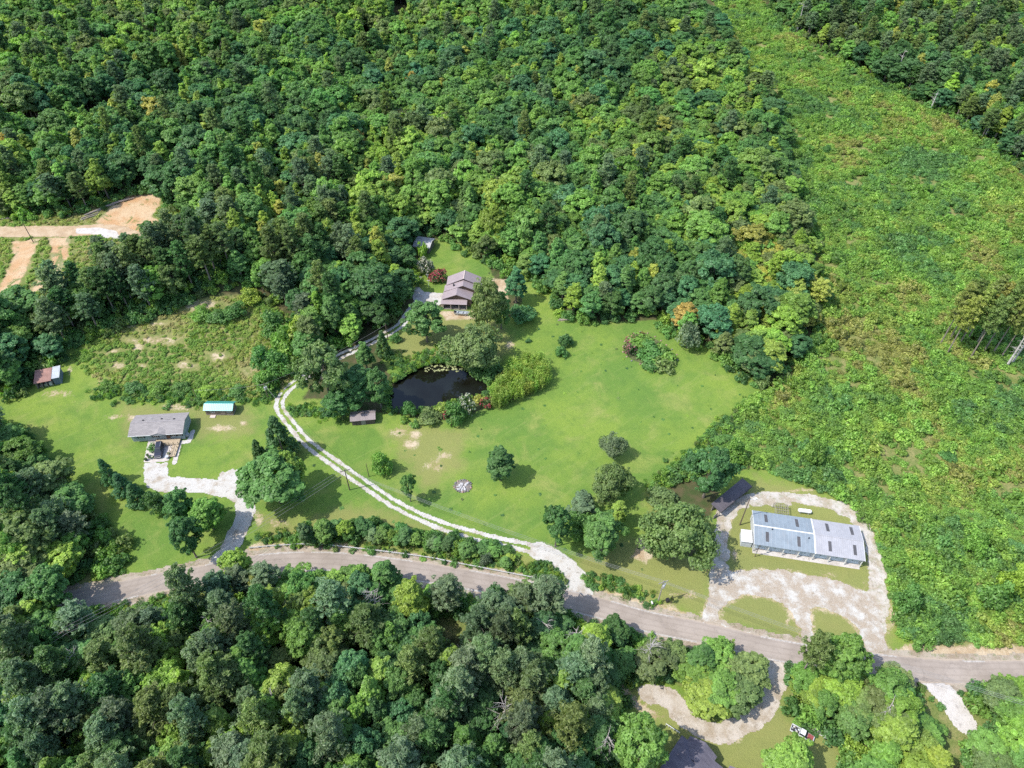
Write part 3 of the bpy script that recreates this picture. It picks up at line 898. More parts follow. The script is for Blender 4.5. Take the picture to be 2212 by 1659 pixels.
def make_bamboo(seed, H=5.5, Rr=1.4, canes=16):
    g = np.random.default_rng(seed)
    C, N, v = [], [], []
    tb = MB()
    for k in range(canes):
        a = g.random() * 6.28; r = Rr * math.sqrt(g.random()) * 0.9
        b0 = np.array([math.cos(a) * r, math.sin(a) * r, 0])
        h = H * (0.7 + 0.35 * g.random())
        tip = b0 + np.array([g.normal() * .35, g.normal() * .35, h])
        tb.tube([b0, tip], [0.035, 0.01], 4, False)
        q = 46
        s = (0.25 + 0.78 * g.random(q) ** 0.8)[:, None]
        C.append(b0 + (tip - b0) * s + g.normal(size=(q, 3)) * np.array([.22, .22, .18]))
        nn = g.normal(size=(q, 3)); nn[:, 2] = np.abs(nn[:, 2]) * .4 + .25
        N.append(nn)
        v.append(np.clip(np.full(q, g.random()) * .5 + g.random(q) * .5, 0, 1))
    C, N, v = np.vstack(C), np.vstack(N), np.concatenate(v)
    me = crown_mesh("crown_bamboo", C, N, 0.24 * (0.6 + .7 * g.random(len(C))), 0.30, g, v)
    return dict(crown=me, trunk=tb.mesh("canes_bamboo", simple_mat("cane", (0.20, 0.22, 0.06), 0.6)), H=H, R=Rr)

def make_dead(seed, H=13.0, Rr=4.0, tr=0.24):
    g = np.random.default_rng(seed)
    tb = MB()
    tb.tube([(0, 0, -0.3), (0.1, 0, H * .5), (0.25, 0.1, H)], [tr, tr * .68, 0.03], 7)
    limbs = MB()
    for k in range(26 if Rr > 3 else 9):
        z = H * (0.35 + 0.62 * g.random())
        a = g.random() * 6.28
        L = Rr * (0.35 + 0.65 * g.random()) * (1.15 - 0.5 * z / H)
        d = np.array([math.cos(a), math.sin(a), 0.35 + 0.3 * g.normal()])
        s = np.array([0.15, 0.05, z]); e = s + d * L
        mid = (s + e) / 2 + g.normal(size=3) * .15
        limbs.tube([s, mid, e], [0.075, 0.055, 0.02], 5, False)
        for q in range(3):
            f = 0.4 + .5 * g.random()
            b0 = s + (e - s) * f
            limbs.tube([b0, b0 + (d + g.normal(size=3) * .7) * L * .35], [0.035, 0.012], 4, False)
    return dict(crown=limbs.mesh("limbs_dead", M_DEAD), trunk=tb.mesh("trunk_dead", M_DEAD), H=H, R=Rr)

PROTO["oak"] = [make_broadleaf(100 + i, 15.0 + (i % 3), 4.3 + 0.25 * (i % 3), 0.16 + 0.05 * (i % 2), 76 + 5 * i, lop=0.25 + .1 * (i % 3)) for i in range(7)]
PROTO["poplar"] = [make_broadleaf(200 + i, 16.0, 3.3, 0.12, 84, 88, 0.28, power=0.85, lop=0.2) for i in range(4)]
PROTO["pine"] = [make_pine(300 + i, 19.0, 3.1 + 0.3 * (i % 2), 0.38 + 0.06 * (i % 3)) for i in range(5)]
PROTO["cedar"] = [make_cedar(400 + i) for i in range(3)]
PROTO["bush"] = [make_bush(500 + i, 2.0, 1.3 + 0.1 * (i % 3), 15, 34, 0.19) for i in range(6)]
PROTO["round"] = [make_bush(560 + i, 4.4, 2.0, 34, 60, 0.20) for i in range(3)]
PROTO["snag"] = [make_dead(850 + i, 13.0, 2.2, 0.30) for i in range(3)]
PROTO["tuft"] = [make_tuft(600 + i) for i in range(4)]
PROTO["bamboo"] = [make_bamboo(700 + i) for i in range(3)]
PROTO["dead"] = [make_dead(800 + i) for i in range(3)]
# low broad-leaved tree with open airy crown (willow oak by the storage lot, pond trees)
PROTO["willow"] = [make_broadleaf(900 + i, 13.0, 5.4, 0.12, 130, 80, 0.27, lop=0.45) for i in range(3)]

for kd in ("oak", "poplar", "pine", "cedar", "bush", "round", "willow", "bamboo"):
    for pr in PROTO[kd]:                       # true radius and height of each finished crown
        co = np.empty(len(pr["crown"].vertices) * 3, np.float32)
        pr["crown"].vertices.foreach_get("co", co)
        co = co.reshape(-1, 3)
        pr["R"] = float(np.quantile(np.hypot(co[:, 0], co[:, 1]), .965)); pr["H"] = float(co[:, 2].max())

def blossom_mesh(src, seed):
    """scattered flower heads over a shrub: part of its leaf faces, moved slightly outwards"""
    g = np.random.default_rng(seed)
    co = np.empty(len(src.vertices) * 3, np.float32); src.vertices.foreach_get("co", co); co = co.reshape(-1, 4, 3)
    c = co.mean(1)
    rad = np.linalg.norm(c * np.array([1, 1, .8]), axis=1)
    patch = vnoise(c[:, 0] + c[:, 2], c[:, 1] + 3, .55, seed, 2)
    keep = (rad > np.quantile(rad, .45)) & (patch > .36) & (g.random(len(c)) < .75)
    q = co[keep]
    q = (q - q.mean(1, keepdims=True)) * .8 + q.mean(1, keepdims=True) * 1.06
    return np_mesh("blossoms", q.reshape(-1, 3), np.arange(len(q) * 4).reshape(-1, 4), [M_LEAF], {"leaf_variation": ("FLOAT", "FACE", g.random(len(q)))})
BLOSSOM = {}

TINT = dict(deep=(0.082, 0.176, 0.060), mid=(0.116, 0.236, 0.068), blue=(0.088, 0.206, 0.086), olive=(0.158, 0.220, 0.076), lime=(0.240, 0.350, 0.066), yellow=(0.330, 0.345, 0.080),
            grey=(0.145, 0.215, 0.112), rust=(0.390, 0.300, 0.085), bright=(0.165, 0.298, 0.066), straw=(0.30, 0.26, 0.13), brown=(0.21, 0.17, 0.08), red=(0.42, 0.05, 0.10), white=(0.46, 0.45, 0.43),
            pink=(0.42, 0.16, 0.20), silver=(0.165, 0.228, 0.130))
WORD = dict(deep="dark green", mid="mid-green", blue="bluish green", olive="olive green", lime="lime green", yellow="yellowish", grey="grey-green", rust="rust-tinged", bright="bright green", silver="silvery green")
CROWNNAME = {"snag": "limbs", "bush": "foliage", "round": "foliage", "tuft": "foliage", "bamboo": "foliage", "dead": "limbs"}

def jit(c, amount=0.12, g=rng):
    k = 1 + g.normal() * amount
    return [max(0.004, c[0] * k * (1 + g.normal() * 0.06)), max(0.004, c[1] * k), max(0.004, c[2] * k * (1 + g.normal() * 0.08))]

def place(kind, xyz, H, Rw, tint, name, label, cat, group=None, rz=None, variant=None, lean=(0, 0)):
    ps = PROTO[kind]
    pr = ps[(random.randrange(len(ps)) if variant is None else variant) % len(ps)]
    root = empty(name, tuple(xyz), random.random() * 6.28 if rz is None else rz)
    root.rotation_euler[0], root.rotation_euler[1] = lean
    root.scale = (Rw / pr["R"], Rw / pr["R"], H / pr["H"])
    tag(root, label, cat, group)
    cr = share(CROWNNAME.get(kind, "crown"), pr["crown"], root)
    cr["tint"] = [float(x) for x in tint]
    if name == "flowering_shrub":
        key = pr["crown"].name
        if key not in BLOSSOM:
            BLOSSOM[key] = blossom_mesh(pr["crown"], len(BLOSSOM) + 5)
        bl_ = share("blossoms", BLOSSOM[key], root)
        bl_["tint"] = [float(x) for x in tint]
        cr["tint"] = [0.115, 0.175, 0.065]
    if pr["trunk"] is not None:
        share("stems" if kind in ("bush", "round") else ("canes" if kind == "bamboo" else "trunk"), pr["trunk"], root)
    return root

def solve_height(b, vtop):
    lo, hi = 0.3, 45.0
    for _ in range(40):
        h = (lo + hi) / 2
        if PX(np.array([b[0], b[1], b[2] + h]))[0, 1] > vtop:
            lo = h
        else:
            hi = h
    return h

CENT = {"pine": (.70, .30), "cedar": (.42, .50), "bush": (.42, .52), "round": (.45, .50), "poplar": (.50, .46), "dead": (.6, .4)}
def place_px(kind, u, vbot, vtop, wpx, tint, name, label, cat, group=None, variant=None, rz=None):
    """a plant whose visible crown fills the picture from vtop to vbot at column u and is wpx wide: size and standing point in the land"""
    cf, sf = CENT.get(kind, (.56, .42))
    vc = (vtop + vbot) / 2
    phi = R(PITCH) + math.atan((vc - 829.5) / _F)
    h = 6.0
    for _ in range(6):
        c = W(u, vc, cf * h)
        ppm = _F / PX(c)[0, 2]
        r_ = .5 * wpx / ppm
        E = .5 * (vbot - vtop) / ppm
        q = math.sqrt(max(E * E - (r_ * math.sin(phi)) ** 2, 0)) / (sf * math.cos(phi))
        lo, hi = (.9 * r_, 3.0 * r_) if kind in ("bush", "round") else ((3.0 * r_, 7.5 * r_) if kind == "pine" else (1.9 * r_, 4.2 * r_))
        h = h * .4 + .6 * min(max(q, lo), hi)
    b = W(u, vc, cf * h)
    x, y = b[0], b[1]
    return place(kind, (x, y, hb1(x, y)), h, r_ * 0.97, jit(TINT[tint] if isinstance(tint, str) else tint, 0.05), name, label, cat, group, rz, variant)

# ------------------------------------------------------------------ single trees and shrubs that stand apart
NAMED = [
    ("cedar", 603, 1000, 900, 76, "deep", "cedar_tree", "tall dark cedar between the two gravel drives", "tree"),
    ("oak", 590, 1104, 972, 140, "mid", "broadleaf_tree", "large spreading green tree at the driveway bend, casting a wide shadow", "tree"),
    ("oak", 625, 1060, 968, 62, "lime", "broadleaf_tree", "lime green tree tucked behind the large driveway bend tree", "tree"),
    ("cedar", 560, 1010, 950, 40, "deep", "cedar_tree", "small dark cedar at the foot of the tall cedar", "tree"),
    ("round", 826, 1026, 968, 50, "bright", "small_tree", "small round bright green tree beside two poles on the meadow", "tree"),
    ("oak", 882, 1088, 1017, 44, "mid", "small_tree", "small upright green tree beside the two-track drive", "tree"),
    ("poplar", 1080, 1043, 963, 66, "deep", "small_tree", "dark cone-shaped tree alone in the middle of the meadow", "tree"),
    ("willow", 1325, 992, 930, 62, "silver", "small_tree", "round grey-green tree, topmost of the row at the meadow edge", "tree"),
    ("willow", 1320, 1092, 994, 100, "olive", "broadleaf_tree", "broad olive tree with layered boughs at the meadow edge", "tree"),
    ("oak", 1256, 1122, 1060, 66, "silver", "small_tree", "silvery small tree left of the broad olive tree", "tree"),
    ("oak", 1203, 1182, 1090, 74, "deep", "broadleaf_tree", "dark green tree nearest the drive curve in the meadow clump", "tree"),
    ("round", 1252, 1165, 1100, 60, "mid", "small_tree", "low green tree in the middle of the meadow clump", "tree"),
    ("oak", 1303, 1207, 1105, 100, "mid", "broadleaf_tree", "dense round dark tree at the bottom of the meadow clump", "tree"),
    ("poplar", 1335, 1140, 1080, 44, "lime", "small_tree", "small lime green tree above the dense round tree", "tree"),
    ("willow", 1470, 1228, 1065, 165, "olive", "broadleaf_tree", "huge airy oak with pale limbs beside the storage lot", "tree"),
    ("oak", 1535, 1082, 962, 112, "deep", "broadleaf_tree", "dark broad tree overhanging the black-roofed shed", "tree"),
    ("round", 1430, 1100, 1052, 66, "olive", "shrub", "olive thicket shrub on the meadow's lower right edge", "shrub"),
    ("round", 1222, 750, 717, 33, "deep", "shrub", "upper of two small round trees on the meadow", "shrub"),
    ("round", 1213, 772, 744, 29, "mid", "shrub", "lower of two small round trees on the meadow", "shrub"),
    ("bush", 1140, 742, 730, 15, "deep", "shrub", "tiny dark shrub on the lawn right of the willow", "shrub"),
    ("willow", 1052, 712, 590, 92, "olive", "broadleaf_tree", "tall olive tree right beside the brown house", "tree"),
    ("oak", 1082, 705, 630, 56, "mid", "broadleaf_tree", "green tree close to the tall olive one by the house", "tree"),
    ("willow", 1025, 806, 690, 130, "olive", "broadleaf_tree", "large pale willow oak overhanging the pond bank", "tree"),
    ("round", 1045, 822, 765, 74, "mid", "shrub", "rounded green shrub under the pale willow oak at the water", "shrub"),
    ("oak", 918, 738, 648, 88, "mid", "broadleaf_tree", "dark green tree between the gravel drive and the brown house", "tree"),
    ("poplar", 1115, 655, 578, 46, "blue", "broadleaf_tree", "bluish narrow tree behind the brown house's right side", "tree"),
    ("round", 1130, 700, 652, 62, "blue", "shrub", "fan-leaved bluish shrub at the edge of the meadow by the house", "shrub"),
    ("oak", 700, 880, 735, 118, "olive", "broadleaf_tree", "olive half-bare tree where the drive bends left of the pond", "tree"),
    ("oak", 770, 880, 790, 90, "deep", "broadleaf_tree", "dark tree over the small shed left of the pond", "tree"),
    ("oak", 815, 880, 790, 60, "mid", "broadleaf_tree", "green tree at the left shore of the pond", "tree"),
    ("oak", 735, 905, 835, 80, "deep", "broadleaf_tree", "dark tree in front of the olive half-bare tree", "tree"),
    ("cedar", 827, 778, 712, 34, "deep", "cedar_tree", "narrow dark cedar beside the drive above the pond", "tree"),
    ("poplar", 788, 800, 738, 40, "mid", "small_tree", "vine-covered green tree between drive and pond", "tree"),
    ("round", 854, 740, 716, 26, "mid", "shrub", "round green shrub beside the drive above the pond", "shrub"),
    ("cedar", 232, 1050, 992, 40, "blue", "cedar_tree", "bluish cedar, uppermost of the row left of the driveway", "tree"),
    ("cedar", 262, 1075, 1020, 48, "blue", "cedar_tree", "bluish cedar, second of the row left of the driveway", "tree"),
    ("cedar", 292, 1098, 1042, 50, "deep", "cedar_tree", "dark cedar beside the gravel turning area", "tree"),
    ("round", 335, 1112, 1056, 46, "deep", "small_tree", "dark bushy tree below the gravel driveway", "tree"),
    ("oak", 388, 1135, 1056, 66, "mid", "small_tree", "green tree inside the driveway bend, left of a brighter one", "tree"),
    ("oak", 445, 1150, 1070, 76, "bright", "small_tree", "bright green tree inside the driveway bend", "tree"),
    ("oak", 400, 1205, 1115, 70, "deep", "broadleaf_tree", "dark tree shading the driveway mouth", "tree"),
    ("round", 945, 612, 578, 38, "red", "flowering_shrub", "crimson flowering shrub on the lawn behind the brown house", "shrub"),
    ("round", 919, 598, 555, 34, "white", "flowering_shrub", "white flowering shrub beside the crimson one behind the house", "shrub"),
    ("bush", 912, 560, 522, 26, "lime", "shrub", "lime green shrub in front of the weathered grey shed", "shrub"),
    ("bush", 970, 918, 885, 30, "red", "flowering_shrub", "red flowering shrub at the lower pond bank, left one", "shrub"),
    ("bush", 1050, 886, 858, 26, "red", "flowering_shrub", "red flowering shrub beside the bamboo", "shrub"),
    ("bush", 1009, 902, 855, 36, "white", "flowering_shrub", "white flowering shrub at the lower pond bank", "shrub"),
    ("round", 985, 918, 862, 52, "mid", "shrub", "tall green shrub between the red and white flowers at the pond", "shrub"),
    ("round", 928, 920, 878, 54, "olive", "shrub", "wide olive shrub at the lower pond bank", "shrub"),
    ("round", 884, 902, 866, 32, "mid", "shrub", "upright green shrub left along the lower pond bank", "shrub"),
    ("bush", 872, 916, 895, 22, "bright", "shrub", "small bright shrub at the lower left pond bank", "shrub"),
    ("bush", 896, 926, 905, 24, "bright", "shrub", "small light green mound on the lawn side of the pond bank", "shrub"),
    ("bush", 955, 888, 868, 34, "lime", "shrub", "lime green shrub at the water between two taller shrubs", "shrub"),
    ("bush", 1035, 872, 852, 26, "yellow", "shrub", "yellowish shrub between the white and red flowers", "shrub"),
    ("round", 1490, 762, 692, 56, "silver", "shrub", "pale drooping shrub at the wood edge beside the flower bed", "shrub"),
    ("round", 1400, 784, 734, 66, "mid", "shrub", "large dark shrub in the middle of the oval flower bed", "shrub"),
    ("bush", 1386, 756, 724, 62, "bright", "shrub", "light green shrub at the top of the oval flower bed", "shrub"),
    ("bush", 1432, 786, 744, 60, "bright", "shrub", "light green shrub at the right of the oval flower bed", "shrub"),
    ("bush", 1436, 802, 772, 56, "olive", "shrub", "low olive plants at the lower right of the flower bed", "shrub"),
    ("bush", 1360, 772, 738, 32, "pink", "flowering_shrub", "pink flowers along the left rim of the flower bed", "shrub"),
    ("bush", 1366, 748, 722, 32, "pink", "flowering_shrub", "pink flowers at the upper left rim of the flower bed", "shrub"),
    ("bush", 1387, 728, 716, 14, "red", "flowering_shrub", "crimson flowers at the top of the oval flower bed", "shrub"),
    ("bush", 1406, 804, 780, 40, "mid", "shrub", "green mound at the lower front of the oval flower bed", "shrub"),
    ("bush", 330, 976, 958, 26, "mid", "shrub", "green shrub beside the house porch", "shrub"),
    ("bush", 344, 1000 - 22, 966, 14, "brown", "shrub", "reddish brown shrub on the car pad edge", "shrub"),
    # below the road on the right
    ("oak", 1702, 1712, 1612, 142, "lime", "broadleaf_tree", "big lime green round tree on the lower yard", "tree"),
    ("oak", 1820, 1480, 1365, 96, "bright", "broadleaf_tree", "tall bright tree reaching over the asphalt road", "tree"),
    ("oak", 1378, 1680, 1540, 120, "bright", "broadleaf_tree", "large tree shading the dark roof at the lower edge", "tree"),
    ("oak", 1560, 1450, 1385, 74, "lime", "broadleaf_tree", "lime yellow tree above the curved lower driveway", "tree"),
    ("pine", 1765, 1450, 1358, 60, "olive", "pine_tree", "thin olive tree reaching up over the asphalt road", "tree"),
    ("oak", 30, 1345, 1235, 110, "deep", "broadleaf_tree", "dark tree overhanging the road at the left border", "tree"),
    ("oak", 108, 1325, 1222, 96, "mid", "broadleaf_tree", "green tree overhanging the road near the left border", "tree"),
    ("pine", 395, 1330, 1215, 70, "grey", "pine_tree", "leaning grey-green pine rising in front of the road", "tree"),
    ("oak", 512, 1270, 1186, 74, "lime", "broadleaf_tree", "lime green tree against the road opposite the driveway mouth", "tree"),
]
for a in NAMED:
    place_px(a[0], a[1], a[2], a[3], a[4], a[5], a[6], a[7], a[8])

# dead trees standing grey in the lower wood
for u, v, h, r_, lab in ((1092, 1585, 15, 3.4, "bare grey dead tree in the lower wood, nearest the bottom edge"),
                         (1240, 1430, 13, 3.6, "bare grey dead tree just below the road"),
                         (1228, 1510, 12, 3.8, "fork-limbed dead tree in the middle of the lower wood"),
                         (700, 830, 10, 2.2, "bare grey snag rising from the olive tree by the drive"),
                         (1890, 1560, 9, 3.4, "pale bare limbs rising from the lower right wood"), (1395, 1440, 10, 3.0, "bare pale limbs beside the lower curved driveway clump"), (1170, 1400, 11, 3.2, "bare dead tree between the road and the lower wood's dead trees"),
                         (1300, 1640, 12, 3.4, "bare dead tree left of the dark roof"), (480, 1395, 12, 2.6, "thin dead tree below the driveway mouth across the road"), (820, 1345, 13, 3.0, "dead tree just below the guardrail road bend"), (210, 1470, 13, 3.0, "dead tree in the lower left wood"), (620, 1560, 12, 3.2, "dead tree deep in the lower left wood")):
    place("dead", W(u, v), h, r_, (0, 0, 0), "dead_tree", lab, "tree", "dead trees")

# hedge row between drive and road
HEDGE = smooth_line([Wxy(u, v) for u, v in ((668, 1168), (730, 1165), (800, 1168), (880, 1180), (960, 1194), (1040, 1208), (1105, 1222))], 6)
hl = np.concatenate([[0], np.cumsum(np.linalg.norm(np.diff(HEDGE, axis=0), axis=1))])
k = 0
s = 0.0
hedge_rank = []
while s < hl[-1]:
    x = np.interp(s, hl, HEDGE[:, 0]) + rng.normal() * 0.5
    y = np.interp(s, hl, HEDGE[:, 1]) + rng.normal() * 0.7 + 0.6
    f = s / hl[-1]
    h = (6.6 - 4.0 * f) * (0.8 + 0.45 * rng.random())
    tn = ["mid", "deep", "bright", "mid", "lime"][k % 5] if k % 7 else "grey"
    rt = place(["oak", "round", "oak", "poplar"][k % 4], (x, y, float(hbase(x, y))), h, 1.9 * (0.8 + .4 * rng.random()) * (1.1 - .3 * f), jit(TINT[tn]), "hedge_tree",
          f"{WORD[tn]} {'bushy' if k % 4 == 1 else 'small'} tree in the hedge row along the guardrail", "tree", "hedge row above the guardrail")
    lab = f"{{}} {WORD[tn]} tree from the left in the hedge row along the guardrail"
    hedge_rank.append((lab, x, rt, lab))
    if k % 2 == 0:
        xx, yy = x + rng.normal(), y + 2.2 + rng.normal() * .5
        rt = place("round", (xx, yy, float(hbase(xx, yy))), h * .7, 1.7, jit(TINT["mid"]), "hedge_shrub", "green shrub filling the hedge row beside the two-track drive", "shrub", "hedge row above the guardrail")
        hedge_rank.append(("hs", xx, rt, "{} green shrub from the left behind the hedge row trees"))
    s += 2.15 - 0.5 * f
    k += 1

# ------------------------------------------------------------------ woods
WOODS = {
    "lower": (poly([(-700, 2300), (-700, 1480), (-300, 1470), (0, 1365), (110, 1348), (190, 1360), (260, 1380), (380, 1352), (460, 1318), (540, 1284), (650, 1268), (800, 1274), (960, 1294), (1120, 1318), (1260, 1350), (1360, 1400),
                    (1400, 1470), (1330, 1490), (1310, 1530), (1330, 1600), (1310, 1760), (1310, 2300)]), "the wood below the road"),
    "left": (poly([(-700, 860), (-200, 880), (0, 940), (60, 990), (110, 1045), (165, 1110), (215, 1160), (262, 1215), (240, 1240), (150, 1272), (0, 1325), (-200, 1380), (-700, 1460)]), "the wood left of the yard"),
    "shed": (poly([(-500, 850), (40, 856), (62, 800), (120, 772), (150, 750), (110, 705), (60, 690), (0, 705), (-500, 740)]), "the grove by the rusty shed"),
    "slope": (poly([(105, 720), (135, 690), (160, 660), (215, 610), (300, 590), (370, 560), (430, 520), (470, 540), (520, 600), (430, 636), (330, 676), (200, 722), (130, 752)]), "the grove on the orange slope"),
    "back": (poly([(-900, 470), (-200, 474), (0, 470), (130, 462), (215, 452), (300, 432), (350, 425), (420, 470), (470, 520), (520, 600), (560, 625), (600, 650), (640, 700), (655, 800), (690, 780), (760, 745), (850, 690), (880, 650), (893, 605),
                   (885, 560), (870, 520), (905, 500), (960, 505), (1020, 545), (1055, 575), (1110, 590), (1140, 600), (1165, 605), (1190, 650), (1215, 682), (1300, 690), (1425, 685), (1450, 712), (1530, 755), (1600, 800), (1640, 838), (1700, 800),
                   (1745, 730), (1772, 650), (1755, 560), (1728, 475), (1715, 430), (1688, 345), (1675, 275), (1635, 180), (1565, 95), (1490, 0), (1440, -110), (-1500, -110)]), "the big wood behind the houses"),
    "ridge": (poly([(1640, -110), (1660, 0), (1705, 62), (1832, 140), (1962, 202), (2064, 262), (2144, 322), (2216, 378), (2520, 480), (3200, 480), (3200, -110)]), "the wood beyond the overgrown clearing"),
    "yard_a": (poly([(1350, 1445), (1400, 1432), (1480, 1424), (1560, 1430), (1628, 1470), (1622, 1510), (1570, 1545), (1500, 1545), (1440, 1520), (1375, 1505)]), "the clump inside the curved driveway"),
    "yard_b": (poly([(1702, 1478), (1760, 1470), (1830, 1452), (1900, 1458), (1960, 1500), (1990, 1560), (2000, 1800), (1860, 1800), (1850, 1640), (1815, 1570), (1790, 1545), (1720, 1530)]), "the wood right of the pickup"),
    "yard_c": (poly([(2112, 1486), (2420, 1470), (2420, 1800), (2130, 1740), (2105, 1600)]), "the wood at the lower right corner"),
}
CLEAR_LINES = [(ROAD, 4.6), (DRIVE_MEADOW, 3.0), (DRIVE_LEFT, 3.5), (EARTH_ROAD, 6.0), (DRIVE_LOWER, 4.0), (APRON, 4.0)]
GULLY = smooth_line([Wxy(u, v) for u, v in ((-200, 300), (0, 292), (120, 288), (220, 262), (340, 212), (420, 182), (480, 160))], 5)
CLEAR_POLY = DIRT[:4] + [poly([(836, 10), (892, 10), (900, 60), (885, 72), (838, 66)]), poly([(782, 80), (816, 78), (820, 130), (806, 150), (780, 146)]), poly([(915, 1345), (960, 1325), (1030, 1345), (1040, 1420), (1010, 1460), (950, 1450), (915, 1400)])]
SP = 4.8
bx = np.arange(-520, 520, SP); by = np.arange(20, 640, SP * 0.87)
BX, BY = np.meshgrid(bx, by)
BX = BX + (np.arange(len(by)) % 2)[:, None] * SP / 2
TP = np.stack([BX.ravel(), BY.ravel()], 1) + rng.uniform(-0.36, 0.36, (BX.size, 2)) * SP
extra = TP + np.array([SP / 2, SP * .3]) + rng.uniform(-.25, .25, TP.shape) * SP
extra = extra[(np.maximum.reduce([sdf_poly(extra, WOODS[q_][0]) for q_ in ("lower", "yard_a", "yard_b", "yard_c")]) > 0) & (rng.random(len(extra)) < .55)]
TP = np.vstack([TP, extra])
wood = np.full(len(TP), -1)
keys = list(WOODS)
for i, kk in enumerate(keys):
    wood[sdf_poly(TP, WOODS[kk][0]) > 0] = i
TP, wood = TP[wood >= 0], wood[wood >= 0]
ok = np.ones(len(TP), bool)
for ln, wd in CLEAR_LINES:
    ok &= line_dist(TP, ln)[0] > wd
ok &= line_dist(TP, GULLY)[0] > 10.0
for q in CLEAR_POLY:
    ok &= sdf_poly(TP, q) < 0.5
ok &= sdf_poly(TP, POND) < -2
pxy = PX(np.column_stack([TP, hbase(TP[:, 0], TP[:, 1]) + 8]))
ok &= (pxy[:, 2] > 5) & (pxy[:, 0] > -300) & (pxy[:, 0] < 2512) & (pxy[:, 1] > -90) & (pxy[:, 1] < 1950)
ok &= rng.random(len(TP)) > 0.05
TP, wood, pxy = TP[ok], wood[ok], pxy[ok]
TZ = hbase(TP[:, 0], TP[:, 1])
zoneN = vnoise(TP[:, 0], TP[:, 1], 45, 91, 3); zone2 = vnoise(TP[:, 0], TP[:, 1], 28, 95, 2)
edge_d = np.zeros(len(TP))
for i, kk in enumerate(keys):
    mk = wood == i
    edge_d[mk] = sdf_poly(TP[mk], WOODS[kk][0])
trees = []
for i in range(len(TP)):
    w = keys[wood[i]]
    r1, r2, r3 = rng.random(3)
    zn = zoneN[i] + (r3 - .5) * .35
    u_, v_ = pxy[i, 0], pxy[i, 1]
    if w == "slope":
        kind = "pine" if r1 < .62 else "oak"
    elif w == "lower":
        kind = "pine" if r1 < (.36 if zone2[i] > .45 else .16) else ("poplar" if r1 > .80 else "oak")
    elif w == "left":
        kind = "pine" if r1 < .30 else "oak"
    elif w == "ridge":
        kind = "pine" if r1 < .30 else ("poplar" if r1 > .75 else "oak")
    elif w == "back":
        left = u_ < 760 and v_ > 360
        kind = "pine" if r1 < (.32 if left else .05) else ("poplar" if r1 > (.82 if u_ > 900 else .74) else "oak")
    elif w.startswith("yard"):
        kind = "poplar" if r1 > .9 else "oak"
    else:
        kind = "pine" if r1 < .25 else "oak"
    if kind == "pine":
        tn = "grey" if r2 < .5 else ("olive" if r2 < .75 else "deep")
        H = 15 + 5.5 * rng.random(); Rw = 2.7 + 1.1 * rng.random()
    elif kind == "poplar":
        tn = "lime" if r2 < .40 else ("yellow" if r2 < .46 else ("bright" if r2 < .74 else "mid"))
        H = 11 + 5 * rng.random(); Rw = 2.5 + 1.1 * rng.random()
    else:
        big = rng.random()
        H = (14.5 + 3.5 * rng.random()) if big < .16 else (9.5 + 5.0 * rng.random()); Rw = (5.2 + 1.4 * rng.random()) if big < .16 else (3.0 + 1.8 * rng.random())
        if w == "lower":
            H = 8.0 + 6.5 * rng.random(); Rw = 2.3 + 2.0 * rng.random()
        if w.startswith("yard"):
            H = 8.0 + 3.0 * rng.random(); Rw = 3.0 + 1.7 * rng.random(); zn = .50 + .32 * rng.random()
        tn = "deep" if zn < .34 else ("blue" if zn < .44 else ("mid" if zn < .55 else ("bright" if zn < .68 else ("olive" if zn < .76 else "lime"))))
    if w == "back" and u_ > 1400 and v_ < 560:      # lighter stand towards the overgrown clearing
        tn = {"deep": "mid", "blue": "bright", "mid": "olive", "bright": "lime"}.get(tn, tn) if rng.random() < .62 else tn
        H *= .85
    if w == "back" and u_ > 1560 and v_ > 500:
        tn = ("lime" if rng.random() < .4 else ("yellow" if rng.random() < .5 else "olive")) if rng.random() < .65 else tn
        H *= .8
    if rng.random() < .006 and w in ("back", "ridge"):
        tn = "rust" if rng.random() < .4 else "yellow"
    if edge_d[i] < 5:
        H *= .72 if w != "slope" else .9
    trees.append((kind, i, H, Rw, tn, w))

inframe = (pxy[:, 0] > -40) & (pxy[:, 0] < 2250) & (pxy[:, 1] > 0) & (pxy[:, 1] < 1690)
def pick(kinds, n):
    c = [(pxy[tt[1], 2], j) for j, tt in enumerate(trees) if tt[0] in kinds and inframe[tt[1]]]
    c.sort()
    return set(j for _, j in c[:n])
single = pick(("oak", "poplar"), 215) | pick(("pine",), 110)
ORD = ["first", "second", "third", "fourth", "fifth", "sixth", "seventh", "eighth", "ninth", "tenth", "eleventh", "twelfth", "thirteenth", "fourteenth", "fifteenth", "sixteenth", "seventeenth", "eighteenth", "nineteenth", "twentieth"]
ORD += ["twenty-" + o for o in ORD[:9]] + ["thirtieth"] + ["thirty-" + o for o in ORD[:9]] + ["fortieth"] + ["forty-" + o for o in ORD[:9]] + ["fiftieth"] + ["fifty-" + o for o in ORD[:9]] + ["sixtieth"] + ["sixty-" + o for o in ORD[:9]]
def rank_labels(items):
    """items: (key, picture x, root, text with {} for the ordinal); number look-alikes from the left"""
    by = {}
    for it in items:
        by.setdefault(it[0], []).append(it)
    for k_, L_ in by.items():
        L_.sort(key=lambda q: q[1])
        for n_, it in enumerate(L_):
            it[2]["label"] = it[3].format(ORD[min(n_, len(ORD) - 1)]) if len(L_) > 1 else it[3].replace("{} ", "").replace(" from the left", "")
SHAPE = {"oak": "round-crowned", "poplar": "slender", "pine": "tall"}
rank_labels(hedge_rank)
ranked = []
